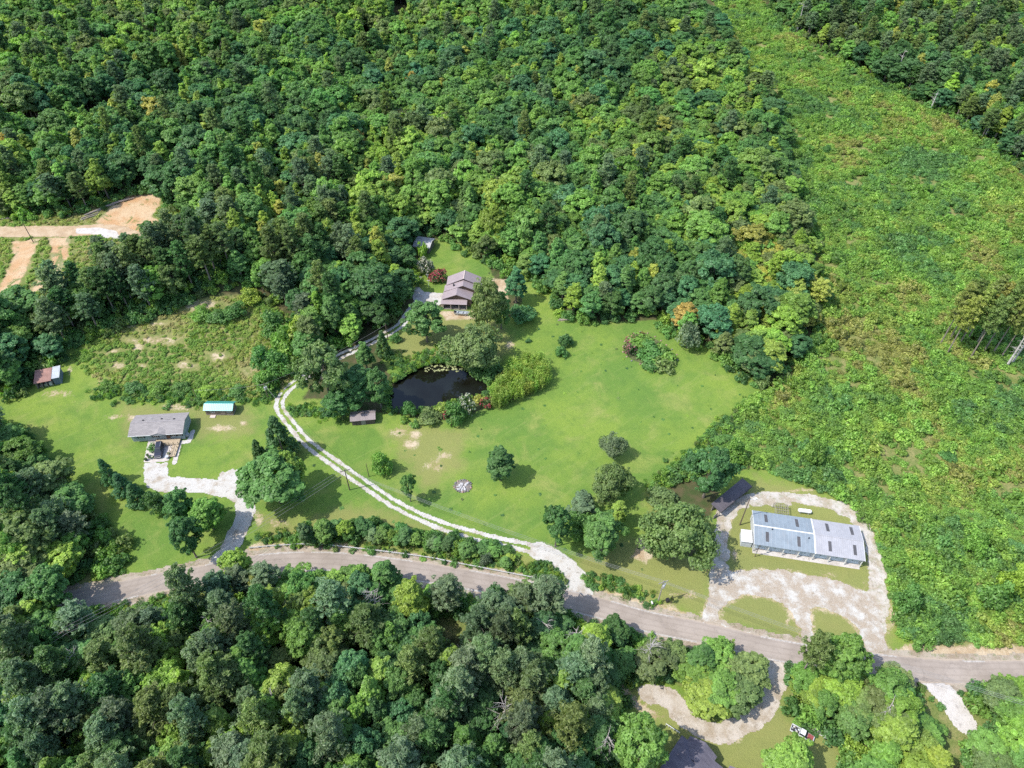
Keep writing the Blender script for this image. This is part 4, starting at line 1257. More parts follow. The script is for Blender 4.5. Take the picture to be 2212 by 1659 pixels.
for j in sorted(single):
    kind, i, H, Rw, tn, w = trees[j]
    ph = WOODS[w][1]
    nm = "pine_tree" if kind == "pine" else "broadleaf_tree"
    lab = f"{{}} {WORD[tn]} {'pine' if kind == 'pine' else SHAPE[kind] + ' broadleaf'} from the left in {ph}"
    rt = place(kind, (TP[i, 0], TP[i, 1], TZ[i]), H, Rw, jit(TINT[tn]), nm, lab, "tree", "trees of " + ph)
    ranked.append((lab, pxy[i, 0], rt, lab))
rank_labels(ranked)

# the rest of the woods: far trees that read as one mass
def proto_collection(name, kinds):
    col = bpy.data.collections.new(name)
    table = {}
    n = 0
    for kd in kinds:
        table[kd] = []
        for pr in PROTO[kd]:
            bm = bmesh.new()
            bm.from_mesh(pr["crown"])
            lay = bm.faces.layers.float.get("leaf_variation")
            if pr["trunk"] is not None:
                nf = len(bm.faces)
                bm.from_mesh(pr["trunk"])
                bm.faces.ensure_lookup_table()
                for f_ in bm.faces[nf:]:
                    f_.material_index = 1
            me = bpy.data.meshes.new(f"{name}_{n:02d}")
            bm.to_mesh(me); bm.free()
            me.materials.append(M_LEAF)
            me.materials.append(M_BARK if kd != "pine" else M_PINEBARK)
            o = bpy.data.objects.new(f"{name}_{n:02d}", me)
            col.objects.link(o)
            table[kd].append((n, pr["H"], pr["R"]))
            n += 1
    return col, table

def scatter(name, P3, pidx, rot, scl, tints, coll, label, cat):
    n = len(P3)
    me = bpy.data.meshes.new(name)
    me.vertices.add(n)
    me.vertices.foreach_set("co", np.asarray(P3, np.float32).ravel())
    for a, typ, data in (("pidx", "INT", pidx), ("rot", "FLOAT_VECTOR", rot), ("scl", "FLOAT_VECTOR", scl), ("tint", "FLOAT_VECTOR", tints)):
        at = me.attributes.new(a, typ, "POINT")
        at.data.foreach_set("value" if typ == "INT" else "vector", np.asarray(data, np.int32 if typ == "INT" else np.float32).ravel())
    me.update()
    o = link(bpy.data.objects.new(name, me))
    tag(o, label, cat, None, "stuff")
    ng = bpy.data.node_groups.new(name + "_nodes", "GeometryNodeTree")
    ng.interface.new_socket("Geometry", in_out='INPUT', socket_type='NodeSocketGeometry')
    ng.interface.new_socket("Geometry", in_out='OUTPUT', socket_type='NodeSocketGeometry')
    N_ = ng.nodes.new
    gi, go = N_("NodeGroupInput"), N_("NodeGroupOutput")
    ip = N_("GeometryNodeInstanceOnPoints")
    ci = N_("GeometryNodeCollectionInfo")
    ci.inputs["Collection"].default_value = coll
    ci.inputs["Separate Children"].default_value = True
    ci.inputs["Reset Children"].default_value = True
    def na(nm, typ):
        q = N_("GeometryNodeInputNamedAttribute"); q.data_type = typ; q.inputs["Name"].default_value = nm
        return q.outputs["Attribute"]
    e2r = N_("FunctionNodeEulerToRotation")
    L = ng.links.new
    L(gi.outputs[0], ip.inputs["Points"])
    L(ci.outputs[0], ip.inputs["Instance"])
    ip.inputs["Pick Instance"].default_value = True
    L(na("pidx", 'INT'), ip.inputs["Instance Index"])
    L(na("rot", 'FLOAT_VECTOR'), e2r.inputs[0])
    L(e2r.outputs[0], ip.inputs["Rotation"])
    L(na("scl", 'FLOAT_VECTOR'), ip.inputs["Scale"])
    L(ip.outputs[0], go.inputs[0])
    md = o.modifiers.new("scatter", 'NODES')
    md.node_group = ng
    return o

tcol, ttab = proto_collection("forest_source", ("oak", "poplar", "pine"))
rest = [tt for j, tt in enumerate(trees) if j not in single]
P3, PI_, RO, SC, TI = [], [], [], [], []
for kind, i, H, Rw, tn, w in rest:
    q = ttab[kind][rng.integers(len(ttab[kind]))]
    P3.append((TP[i, 0], TP[i, 1], TZ[i])); PI_.append(q[0]); RO.append((0, 0, rng.random() * 6.28))
    s_ = Rw / q[2]
    SC.append((s_, s_, H / q[1])); TI.append(jit(TINT[tn]))
scatter("forest", P3, PI_, RO, SC, TI, tcol, "dense green mixed forest filling the upper part of the view", "forest")
print("TREES", len(trees), "single", len(single), "rest", len(rest))

# overgrown clearing: thick waist-high regrowth
def jgrid(pol_, sp, margin=0.0, view=True):
    x0, x1, y0, y1 = bbox(pol_, 0)
    xs = np.arange(max(x0, -330), min(x1, 330), sp); ys = np.arange(max(y0, 30), min(y1, 620), sp * .87)
    X, Y = np.meshgrid(xs, ys)
    X = X + (np.arange(len(ys)) % 2)[:, None] * sp / 2
    P_ = np.stack([X.ravel(), Y.ravel()], 1) + rng.uniform(-.45, .45, (X.size, 2)) * sp
    P_ = P_[sdf_poly(P_, pol_) > margin]
    q = PX(np.column_stack([P_, hbase(P_[:, 0], P_[:, 1])]))
    return P_[(q[:, 0] > -200) & (q[:, 0] < 2420) & (q[:, 1] > -90) & (q[:, 1] < 1850)]

bcol, btab = proto_collection("brush_source", ("bush", "tuft"))
def brush(name, P_, hfun, tfun, label, cat, tuft_share=0.1):
    nb, nt_ = len(PROTO["bush"]), len(PROTO["tuft"])
    n = len(P_)
    isT = rng.random(n) < tuft_share
    pidx = np.where(isT, nb + rng.integers(0, nt_, n), rng.integers(0, nb, n))
    h, r_ = hfun(P_)
    Hs = np.where(isT, h * 0.8 / 1.0, h / 2.0); Rs = np.where(isT, r_ / 0.8, r_ / 1.35)
    scl = np.column_stack([Rs, Rs, Hs])
    rot = np.column_stack([np.zeros(n), np.zeros(n), rng.random(n) * 6.28])
    scatter(name, np.column_stack([P_, hbase(P_[:, 0], P_[:, 1]) - 0.05]), pidx, rot, scl, tfun(P_), bcol, label, cat)

def scrub_tint(P_):
    a = vnoise(P_[:, 0], P_[:, 1], 22, 201, 3); b_ = vnoise(P_[:, 0], P_[:, 1], 9, 207, 2); r_ = rng.random(len(P_))
    cols = np.array([(0.172, 0.300, 0.062), (0.205, 0.325, 0.066), (0.250, 0.325, 0.072), (0.265, 0.275, 0.085), (0.138, 0.258, 0.064), (0.110, 0.222, 0.072)])
    x = a * .62 + b_ * .36 + (r_ - .5) * .22
    k = np.select([x < .34, x < .42, x < .52, x < .61, x < .68], [5, 4, 0, 1, 2], 3)
    c = cols[k]
    return c * (0.74 + .5 * rng.random((len(P_), 1)))
SPts = jgrid(SCRUB, 1.6, 0.3)
def scrub_h(P_):
    a = vnoise(P_[:, 0], P_[:, 1], 7, 301, 2); b_ = vnoise(P_[:, 0], P_[:, 1], 30, 305, 2)
    big = rng.random(len(P_)) < .16
    h = 0.5 + 2.6 * a * a * (0.5 + b_) + .5 * rng.random(len(P_)) + big * (0.6 + 1.4 * rng.random(len(P_)))
    return h, 0.85 + .38 * h * (0.7 + .5 * rng.random(len(P_)))
gapn = vnoise(SPts[:, 0], SPts[:, 1], 13, 333, 3)
SPts = SPts[(gapn > .36) | (rng.random(len(SPts)) < .35)]
brush("scrub_undergrowth", SPts, scrub_h, scrub_tint, "thick bright green regrowth covering the clearing on the right", "undergrowth", 0.10)
print("SCRUB", len(SPts))

RPts = jgrid(ROUGH, 1.25, 0.2)
R2 = jgrid(ROUGH2, 1.5, 0.2)
R2 = R2[(zone(R2, DIRT[:4]) < -.3) & (line_dist(R2, EARTH_ROAD)[0] > 3.5)]
RPts = np.vstack([RPts, R2])
RPts = RPts[(spots_field(RPts, DIRT_SPOTS) < .35) | (rng.random(len(RPts)) < .15)]
def rough_h(P_):
    a = vnoise(P_[:, 0], P_[:, 1], 6, 401, 2)
    return 0.35 + .8 * a, 0.55 + .35 * a
def rough_tint(P_):
    a = vnoise(P_[:, 0], P_[:, 1], 10, 411, 3) + (rng.random(len(P_)) - .5) * .3
    cols = np.array([(0.190, 0.310, 0.070), (0.250, 0.345, 0.080), (0.320, 0.355, 0.105), (0.360, 0.330, 0.150)])
    return cols[np.select([a < .38, a < .55, a < .70], [0, 1, 2], 3)] * (0.85 + .3 * rng.random((len(P_), 1)))
brush("weeds", RPts, rough_h, rough_tint, "weeds and rough grass on the bank behind the grey-roofed house", "weeds", 0.25)

# saplings and shrubs filling the wood margins and floor
UP = []
for kk in keys:
    q = jgrid(WOODS[kk][0], 3.4 if kk in ("back", "ridge") else 2.3, -3.0)
    e = sdf_poly(q, WOODS[kk][0])
    UP.append(q[(e < 9) | (kk not in ("back", "ridge"))])
UP = np.vstack(UP)
for ln, wd in CLEAR_LINES:
    UP = UP[line_dist(UP, ln)[0] > wd * .85]
for q in CLEAR_POLY:
    UP = UP[sdf_poly(UP, q) < 0]
def under_h(P_):
    r_ = rng.random(len(P_))
    return 1.4 + 2.6 * r_, 1.2 + .9 * r_
def under_tint(P_):
    k = rng.random(len(P_))
    cols = np.array([TINT["mid"], TINT["bright"], TINT["deep"], TINT["lime"], TINT["olive"]])
    return cols[np.select([k < .35, k < .6, k < .8, k < .92], [0, 1, 2, 3], 4)] * (0.8 + .4 * rng.random((len(P_), 1)))
brush("undergrowth", UP, under_h, under_tint, "shrubs and saplings along the wood edges", "undergrowth", 0.0)
print("UNDER", len(UP))

# rough verge plants: along the pond, the hedge foot, islands of weeds
def ring_points(line, wid, n):
    k = rng.integers(0, len(line) - 1, n)
    f = rng.random((n, 1))
    p_ = line[k] * (1 - f) + line[k + 1] * f
    return p_ + rng.normal(size=(n, 2)) * wid
RB = ROAD[np.abs(ROAD[:, 0]) < 120] - np.array([0, 5.2])
VP = np.vstack([ring_points(RB, 1.7, 900), ring_points(POND, 0.9, 420), ring_points(HEDGE, 2.2, 260), ring_points(np.array([Wxy(u, v) for u, v in ((1135, 1238), (1180, 1240), (1220, 1255))]), 1.8, 90),
                ring_points(np.array([Wxy(u, v) for u, v in ((1270, 1250), (1320, 1262), (1360, 1280), (1420, 1300))]), 1.2, 70),
                ring_points(np.array([Wxy(u, v) for u, v in ((845, 770), (870, 790), (915, 775), (960, 772))]), 2.0, 160),
                ring_points(np.array([Wxy(u, v) for u, v in ((200, 845), (300, 856), (430, 862), (560, 860), (610, 850))]), 1.3, 300),
                ring_points(np.array([Wxy(u, v) for u, v in ((620, 893), (660, 885), (700, 892), (740, 905))]), 1.0, 110),
                ring_points(np.array([Wxy(u, v) for u, v in ((1400, 1060), (1470, 1000), (1545, 935), (1620, 862))]), 1.0, 240),
                ring_points(np.array([Wxy(u, v) for u, v in ((560, 1165), (620, 1160), (660, 1175))]), 1.2, 60),
                ring_points(np.array([Wxy(u, v) for u, v in ((1740, 1560), (1780, 1556), (1815, 1580))]), 1.3, 90)])
lw = jgrid(LAWN[0], 5.5, 1.0)
VP = VP[sdf_poly(VP, POND) < 0.4]
for ln, wd in CLEAR_LINES:
    VP = VP[line_dist(VP, ln)[0] > wd * .62]
lw = lw[rng.random(len(lw)) < .5]
brush("lawn_weeds", lw, lambda P_: (0.10 + .16 * rng.random(len(P_)), 0.22 + .28 * rng.random(len(P_))), under_tint, "tiny weed tufts dotting the mown meadow", "weeds", 0.3)
brush("verge_plants", VP, lambda P_: (0.5 + 1.0 * rng.random(len(P_)), 0.45 + .5 * rng.random(len(P_))), under_tint, "low weeds around the pond, drives and hedge foot", "weeds", 0.4)

# bamboo stand beside the pond
BAM = poly([(1060, 868), (1080, 826), (1112, 792), (1168, 782), (1190, 806), (1182, 838), (1122, 868), (1072, 884)])
BP = jgrid(BAM, 1.7, 0.2)
for k, q in enumerate(BP):
    place("bamboo", (q[0], q[1], float(hbase(*q))), 4.2 + 1.8 * rng.random(), 1.5, jit([(0.30, 0.40, 0.09), (0.34, 0.42, 0.10), (0.24, 0.37, 0.08)][k % 3]), "bamboo_clump",
          "yellow-green bamboo clump in the stand beside the pond", "bamboo", "bamboo stand beside the pond")
# thicket at the right end of the bank
for k, (u, v, vt, wd) in enumerate(((575, 845, 790, 56), (600, 820, 755, 60), (625, 800, 735, 60), (570, 800, 740, 60), (610, 770, 700, 64), (590, 735, 670, 60), (640, 760, 680, 60), (470, 700, 662, 50), (430, 695, 660, 46), (505, 690, 650, 50), (540, 660, 620, 46),
                                    (390, 850, 825, 40), (340, 850, 826, 44), (290, 848, 824, 40), (450, 855, 832, 44), (510, 855, 830, 40), (230, 842, 818, 30))):
    rt = place_px("round", u, v, vt, wd, ["bright", "mid", "lime", "mid"][k % 4], "thicket_shrub", "shrub in the thicket", "shrub", "thicket shrubs on the bank")
    lab = f"{{}} {WORD[['bright', 'mid', 'lime', 'mid'][k % 4]]} leafy shrub from the left in the thicket on the bank"
    ranked.append((lab, u, rt, lab))
# separate round shrubs in the overgrown clearing
for k, (u, v, wd) in enumerate(((1745, 330, 26), (1785, 330, 22), (1800, 465, 26), (1860, 465, 26), (1940, 455, 30), (1875, 412, 24), (1940, 420, 24), (1995, 420, 34), (1890, 640, 34), (1978, 820, 34), (2120, 850, 40), (2050, 1000, 40), (1760, 905, 40), (1905, 940, 44),
                                (1960, 1330, 56), (2060, 1250, 40), (2150, 1320, 60), (2110, 1210, 50), (2190, 1290, 60), (2200, 1200, 46), (1700, 910, 44), (1625, 935, 40), (1760, 1010, 50), (1650, 1010, 44), (1560, 975, 46), (1590, 1010, 50), (1700, 1032, 40), (1770, 1050, 44), (1830, 1070, 44))):
    rt = place_px("round", u, v, v - wd * (.8 if wd < 50 else 1.3), wd, ["bright", "mid", "bright", "lime", "mid"][k % 5], "scrub_shrub", "shrub in the overgrown clearing", "shrub", "shrubs in the overgrown clearing")
    lab = f"{{}} {WORD[['bright', 'mid', 'bright', 'lime', 'mid'][k % 5]]} round shrub from the left in the overgrown clearing"
    ranked.append((lab, u, rt, lab))
# thin pines left standing in the clearing
for k, (u, v, vt) in enumerate(((2030, 745, 610), (2050, 735, 600), (2068, 750, 620), (2085, 740, 590), (2105, 750, 610), (2125, 760, 600), (2140, 770, 620), (2160, 775, 630), (2045, 765, 640), (2095, 775, 640))):
    b = W(u, v)
    h = solve_height(b, vt)
    rt = place("pine", b, h, 2.6, jit([(0.27, 0.32, 0.09), (0.19, 0.26, 0.08)][k % 2]), "thin_pine", "thin yellowish pine with a bare pale trunk in the clearing", "tree", "thin pines left in the clearing")
    ranked.append(("thinpine", u, rt, "{} thin yellowish pine from the left in the overgrown clearing"))
# bare trunks along the far edge of the clearing
for k, (u, v, vt, wd) in enumerate(((1722, 68, 5, 1.2), (1795, 92, 20, 1.2), (1930, 180, 105, .8), (1935, 150, 100, .8), (2008, 240, 195, .8), (2126, 298, 240, 1.0), (2205, 330, 250, 1.2), (2175, 790, 720, .9), (2185, 785, 715, .9), (1720, 55, 0, .8))):
    b = W(u, v)
    rt = place("snag", b, max(8, solve_height(b, vt)), 1.6 + wd, (0, 0, 0), "bare_tree", "bare pale trunk at the edge of the overgrown clearing", "tree", "bare trunks at the clearing edge", variant=k)
    ranked.append(("baretrunk", u, rt, "{} bare pale trunk from the left at the edge of the overgrown clearing"))
rank_labels(ranked)
# ================================================================== buildings
def ribbed(name, col, rough=0.45, metal=0.0, axis='X', pitch=0.5, var=0.12, stain=None, n2=0.55, spec=0.4):
    """sheet metal with raised seams and weather streaks"""
    m, nt, out = new_mat(name)
    t = NT(nt); co = t.obj()
    sep = t.n("ShaderNodeSeparateXYZ"); t.link(co, sep.inputs[0])
    a = t.math('MULTIPLY', sep.outputs[axis], 1.0 / pitch)
    fr = t.math('FRACT', a)
    rib = t.ramp(t.math('ABSOLUTE', t.math('SUBTRACT', fr, 0.5)), 0.34, 0.48)
    n = t.noise(0.7, 5, 0.65, co)
    mp = t.n("ShaderNodeMapping"); t.link(co, mp.inputs[0])
    mp.inputs["Scale"].default_value = (0.25, 2.2, 1) if axis == 'Y' else (2.2, 0.25, 1)
    st = t.noise(1.0, 5, 0.7, mp.outputs[0])
    c = t.mix(t.ramp(n, 0.3, 0.7), tuple(q * (1 - var) for q in col), tuple(min(1, q * (1 + var)) for q in col))
    c = t.mix(t.math('MULTIPLY', t.ramp(st, 0.5, 0.72), 0.45), c, stain or tuple(q * 0.72 for q in col))
    c = t.mix(t.math('MULTIPLY', rib, 0.35), c, tuple(min(1, q * 1.25) for q in col))
    t.link(t.bsdf(c, rough, spec, metal, t.bump(rib, 0.5, 0.03)), out.inputs[0])
    return m

def shingle_mat(name, a, b_, course=0.28):
    m, nt, out = new_mat(name)
    t = NT(nt); co = t.obj()
    br = t.n("ShaderNodeTexBrick")
    t.link(co, br.inputs["Vector"])
    br.inputs["Color1"].default_value = (*a, 1); br.inputs["Color2"].default_value = (*b_, 1); br.inputs["Mortar"].default_value = (*[q * .7 for q in a], 1)
    br.inputs["Scale"].default_value = 1.0; br.inputs["Brick Width"].default_value = course * 3; br.inputs["Row Height"].default_value = course; br.inputs["Mortar Size"].default_value = 0.02
    n = t.noise(0.5, 5, 0.65, co)
    c = t.mix(t.math('MULTIPLY', t.ramp(n, .35, .7), .5), br.outputs[0], tuple((p + q) * .58 for p, q in zip(a, b_)))
    t.link(t.bsdf(c, 0.95, 0.15, 0, t.bump(br.outputs["Fac"], 0.3, 0.02)), out.inputs[0])
    return m

def siding_mat(name, col, pitch=0.22, vertical=False):
    m, nt, out = new_mat(name)
    t = NT(nt); co = t.obj()
    sep = t.n("ShaderNodeSeparateXYZ"); t.link(co, sep.inputs[0])
    v = t.math('ADD', sep.outputs[0], sep.outputs[1]) if vertical else sep.outputs[2]
    fr = t.math('FRACT', t.math('MULTIPLY', v, 1 / pitch))
    n = t.noise(1.2, 5, .6, co)
    c = t.mix(t.ramp(n, .3, .7), tuple(q * .86 for q in col), tuple(min(1, q * 1.1) for q in col))
    c = t.mix(t.math('MULTIPLY', t.ramp(fr, .86, .98), .5), c, tuple(q * .5 for q in col))
    t.link(t.bsdf(c, .8, .25, 0, t.bump(fr, .4, .02)), out.inputs[0])
    return m

M_GLASS = simple_mat("window_glass", (0.025, 0.03, 0.035), 0.08, var=0.2, spec=0.6)
M_WHITE = simple_mat("white_trim", (0.62, 0.62, 0.60), 0.6, var=0.08)
M_DARKTRIM = simple_mat("dark_trim", (0.035, 0.035, 0.04), 0.6)
M_DECK = simple_mat("deck_wood", (0.36, 0.29, 0.20), 0.85, var=0.22, nscale=4)
M_GREYWOOD = simple_mat("grey_wood", (0.27, 0.24, 0.21), 0.9, var=0.3, nscale=4)
M_POLEWOOD = simple_mat("pole_wood", (0.13, 0.10, 0.075), 0.9, var=0.3, nscale=5)
M_GALV = simple_mat("galvanised", (0.50, 0.51, 0.52), 0.45, metal=0.5, var=0.12)
M_CONCWALL = simple_mat("foundation", (0.36, 0.36, 0.35), 0.9)
M_BLACK = simple_mat("black_rubber", (0.018, 0.018, 0.02), 0.75)

def site(FL, FR, BR, up):
    """building frame from three roof corners in the picture: ground origin, turn, width, depth"""
    a, b_, c = (W(u, v, up) for u, v in (FL, FR, BR))
    ex = (b_ - a)[:2]; Wd = float(np.linalg.norm(ex)); ex = ex / Wd
    ey = np.array([-ex[1], ex[0]])
    D = float((c - b_)[:2] @ ey)
    cz = [hb1(*(a[:2] + ex * Wd * i + ey * D * j)) for i in (0, 1) for j in (0, 1)]
    return (float(a[0]), float(a[1]), min(cz)), math.atan2(ex[1], ex[0]), Wd, D

def window(parent, x0, x1, z0, z1, y, face=-1, shutters=None, name="window", frame=None):
    """a framed window on a wall facing -y (face=-1) or +y"""
    f = frame or M_WHITE
    e = 0.03 * face
    w = MB().box(x0, x1, y + e - 0.02, y + e + 0.02, z0, z1).build(name, M_GLASS, parent)
    fr = MB()
    t_ = 0.07
    ya, yb = sorted((y + e * 2.4 - .01, y + e * .3))
    fr.box(x0 - t_, x1 + t_, ya, yb, z1, z1 + t_).box(x0 - t_, x1 + t_, ya, yb, z0 - t_, z0).box(x0 - t_, x0, ya, yb, z0, z1).box(x1, x1 + t_, ya, yb, z0, z1)
    fr.box((x0 + x1) / 2 - .025, (x0 + x1) / 2 + .025, ya, yb, z0, z1)
    fr.build("frame", f, w)
    if shutters is not None:
        for s0, s1 in ((x0 - .45, x0 - .09), (x1 + .09, x1 + .45)):
            MB().box(s0, s1, ya, yb, z0 - .05, z1 + .05).build("shutter", shutters, parent)
    return w

def gable_roof(root, x0, x1, y0, y1, ze, rise, mats, over=0.35, th=0.12, ridge_axis='X', names=("roof", "roof"), ridge=None):
    """two sloping sheets; the ridge runs along x or y"""
    mf, mb = mats if isinstance(mats, (tuple, list)) else (mats, mats)
    out_ = []
    if ridge_axis == 'X':
        ym = (y0 + y1) / 2 if ridge is None else ridge
        k = rise / (ym - y0); k2 = rise / (y1 - ym)
        out_.append(MB().slab([(x0 - over, y0 - over, ze - k * over), (x1 + over, y0 - over, ze - k * over), (x1 + over, ym, ze + rise), (x0 - over, ym, ze + rise)], th).build(names[0], mf, root))
        out_.append(MB().slab([(x0 - over, ym, ze + rise), (x1 + over, ym, ze + rise), (x1 + over, y1 + over, ze - k2 * over), (x0 - over, y1 + over, ze - k2 * over)], th).build(names[1], mb, root))
    else:
        xm = (x0 + x1) / 2 if ridge is None else ridge
        k = rise / (xm - x0); k2 = rise / (x1 - xm)
        out_.append(MB().slab([(x0 - over, y0 - over, ze - k * over), (xm, y0 - over, ze + rise), (xm, y1 + over, ze + rise), (x0 - over, y1 + over, ze - k * over)], th).build(names[0], mf, root))
        out_.append(MB().slab([(xm, y0 - over, ze + rise), (x1 + over, y0 - over, ze - k2 * over), (x1 + over, y1 + over, ze - k2 * over), (xm, y1 + over, ze + rise)], th).build(names[1], mb, root))
    return out_

def gable_walls(x0, x1, y0, y1, z0, ze, rise, ridge_axis='X', ridge=None):
    """closed wall body with gable ends; 5 mm under the roof"""
    q = 0.14
    if ridge_axis == 'X':
        ym = (y0 + y1) / 2 if ridge is None else ridge
        v = [(x, y, z) for x in (x0, x1) for y, z in ((y0, z0), (y1, z0), (y1, ze - q), (ym, ze + rise - q), (y0, ze - q))]
    else:
        xm = (x0 + x1) / 2 if ridge is None else ridge
        v = [(x, y, z) for y in (y0, y1) for x, z in ((x0, z0), (x1, z0), (x1, ze - q), (xm, ze + rise - q), (x0, ze - q))]
    return MB().add(v, [(0, 1, 2, 3, 4), (9, 8, 7, 6, 5), (0, 5, 6, 1), (1, 6, 7, 2), (2, 7, 8, 3), (3, 8, 9, 4), (4, 9, 5, 0)])

# ---------------------------------------------------------------- grey-roofed house on the left yard
loc, rz, Wd, D = site((278.5, 939.5), (392.5, 933.5), (403.5, 892), 2.9)
print("HOUSE", Wd, D)
h = empty("house", loc, rz)
tag(h, "long single-storey house with a grey shingle roof and blue-grey siding", "house")
M_SID = siding_mat("bluegrey_siding", (0.30, 0.36, 0.37))
M_SHG = shingle_mat("grey_shingles", (0.215, 0.20, 0.197), (0.29, 0.268, 0.26))
MB().box(0.05, Wd - .05, 0.30, D - .05, 0.0, 0.55).build("foundation", simple_mat("skirting", (0.42, 0.44, 0.44), .85), h)
gable_walls(0, Wd, 0.25, D, 0.55, 2.9, 0.95).build("wall", M_SID, h)
gable_roof(h, 0, Wd, 0.0, D, 2.9, 0.95, M_SHG, 0.3, 0.12)
MB().box(-.3, Wd + .3, D / 2 - .12, D / 2 + .12, 3.83, 3.875).build("ridge_cap", simple_mat("ridge_grey", (0.26, 0.24, 0.24), .95), h)
for xx, yy in ((Wd * .2, D * .62), (Wd * .55, D * .66), (Wd * .8, D * .6)):
    zz_ = 2.9 + .95 * (D - yy) / (D / 2)
    MB().box(xx - .18, xx + .18, yy - .18, yy + .18, zz_ - .1, zz_ + .18).build('roof_vent', M_DARKTRIM, h)
MB().tube([(Wd * .35, D * .7, 3.3), (Wd * .35, D * .7, 4.0)], .06, 8).build('vent_pipe', M_WHITE, h)
MB().box(-.3, Wd + .3, -.42, -.31, 2.66, 2.78).build('gutter', M_WHITE, h)
# small gable over the entrance
xa, xb = Wd * .40, Wd * .70
xm = (xa + xb) / 2
zg = 2.9
MB().slab([(xa, -.45, zg - .15), (xm, -.45, zg + .50), (xm, 2.3, zg + .56), (xa + .1, 1.0, zg + .22)], .1).build("porch_roof", M_SHG, h)
MB().slab([(xm, -.45, zg + .50), (xb, -.45, zg - .15), (xb - .1, 1.0, zg + .22), (xm, 2.3, zg + .56)], .1).build("porch_roof", M_SHG, h)
MB().add([(xa + .1, -.30, zg - .2), (xb - .1, -.30, zg - .2), (xm, -.30, zg + .4), (xa + .1, -.24, zg - .2), (xb - .1, -.24, zg - .2), (xm, -.24, zg + .4)],
         [(0, 1, 2), (5, 4, 3), (0, 3, 4, 1), (1, 4, 5, 2), (2, 5, 3, 0)]).build("gable_board", simple_mat("pale_gable", (0.42, 0.40, 0.40), .8), h)
for x0_, x1_ in ((Wd * .155, Wd * .225), (Wd * .43, Wd * .50), (Wd * .78, Wd * .84), (Wd * .90, Wd * .95)):
    window(h, x0_, x1_, 1.35, 2.35, 0.25, -1, M_DARKTRIM)
d_ = MB().box(Wd * .66, Wd * .66 + .95, .19, .245, .62, 2.55).build("door", simple_mat("door_brown", (0.12, 0.07, 0.05), .5), h)
MB().box(Wd * .66 + .1, Wd * .66 + .85, .16, .186, 1.5, 2.35).build("pane", M_GLASS, d_)
# timber deck, steps and handrails
dk = MB().box(Wd * .45, Wd * .92, -1.9, 0.18, 0.42, 0.55)
dk.build("deck", M_DECK, h)
for x in np.linspace(Wd * .45 + .06, Wd * .92 - .06, 6):
    MB().box(x - .06, x + .06, -1.88, -1.76, 0.0, 1.45).build("deck_post", M_DECK, h)
for z in (0.95, 1.40):
    MB().box(Wd * .45 + .14, Wd * .78, -1.86, -1.78, z, z + .08).build("handrail", M_DECK, h)
MB().box(Wd * .80, Wd * .92, -5.6, -1.92, 0.30, 0.42).build("ramp", M_DECK, h)
for y in (-5.4, -4.2, -3.0):
    for x in (Wd * .80 + .05, Wd * .92 - .05):
        MB().box(x - .05, x + .05, y - .05, y + .05, 0.43, 1.25).build("ramp_post", M_DECK, h)
for x in (Wd * .80 + .05, Wd * .92 - .05):
    MB().box(x - .04, x + .04, -5.5, -1.95, 1.26, 1.33).build("ramp_rail", M_DECK, h)
MB().box(Wd - .001 + .06, Wd + .62, .8, 1.7, .05, .85).build("air_conditioner", M_GALV, h)
HOUSE_F = (loc, rz, Wd, D)

# ---------------------------------------------------------------- shed with the teal roof
loc, rz, Wd, D = site((440, 885.5), (500.5, 886), (506, 867), 2.1)
s_ = empty("shed", loc, rz)
tag(s_, "long brown garden shed with a teal metal roof", "shed")
M_TEAL = ribbed("teal_metal", (0.05, 0.27, 0.25), .35, 0.1, 'X', .45)
M_TEAL_SHEEN = ribbed("teal_metal_sheen", (0.10, 0.25, 0.25), .3, 0.15, 'X', .45)  # same teal sheet; the front slope's bright reflection is mixed into its colour
gable_walls(0.1, Wd - .1, .15, D - .15, .25, 2.1, .8).build("wall", siding_mat("brown_boards", (0.20, 0.155, 0.125), .25, True), s_)
MB().box(.05, Wd - .05, .12, D - .12, 0, .245).build("base", M_GREYWOOD, s_)
gable_roof(s_, 0, Wd, 0.05, D - .05, 2.1, .8, (M_TEAL_SHEEN, M_TEAL), .2, .06)
MB().box(Wd * .55, Wd * .72, .08, .145, .3, 1.85).build("door", simple_mat("shed_door", (0.26, 0.20, 0.17), .7), s_)
window(s_, Wd * .22, Wd * .34, 1.0, 1.6, .15)
window(s_, Wd * .80, Wd * .90, 1.0, 1.6, .15)
MB().box(Wd * .17, Wd * .36, -.9, .07, 0.0, .18).build("step", simple_mat("pale_step", (0.50, 0.42, 0.38), .9), s_)

# ---------------------------------------------------------------- rust-roofed shed and the white-roofed one joined to it
loc, rz, Wd, D = site((73, 828), (109.5, 820.5), (108.5, 796), 2.3)
s_ = empty("shed", loc, rz)
tag(s_, "old shed with a rusty red-brown metal roof under the trees", "shed")
M_RUST = ribbed("rusty_metal", (0.27, 0.15, 0.125), .7, 0, 'X', .6, .2, (0.26, 0.11, 0.07))
MB().box(.1, Wd - .05, D - .15, D, 0, 2.4).build("wall", M_GREYWOOD, s_)
MB().box(.1, .22, .1, D - .16, 0, 2.3).build("wall", M_GREYWOOD, s_)
for x in np.linspace(.2, Wd - .25, 4):
    MB().box(x - .07, x + .07, .1, .24, 0, 2.2).build("post", M_GREYWOOD, s_)
MB().slab([(-.1, -.2, 2.25), (Wd - .02, -.2, 2.25), (Wd - .02, D + .1, 2.75), (-.1, D + .1, 2.75)], .06).build("roof", M_RUST, s_)
for k in range(3):
    MB().box(.6 + k * 1.2, 1.4 + k * 1.2, .5, 1.3, 0, .6 + .2 * k).build("stored_crate", [M_GREYWOOD, M_GALV, M_WHITE][k], s_)
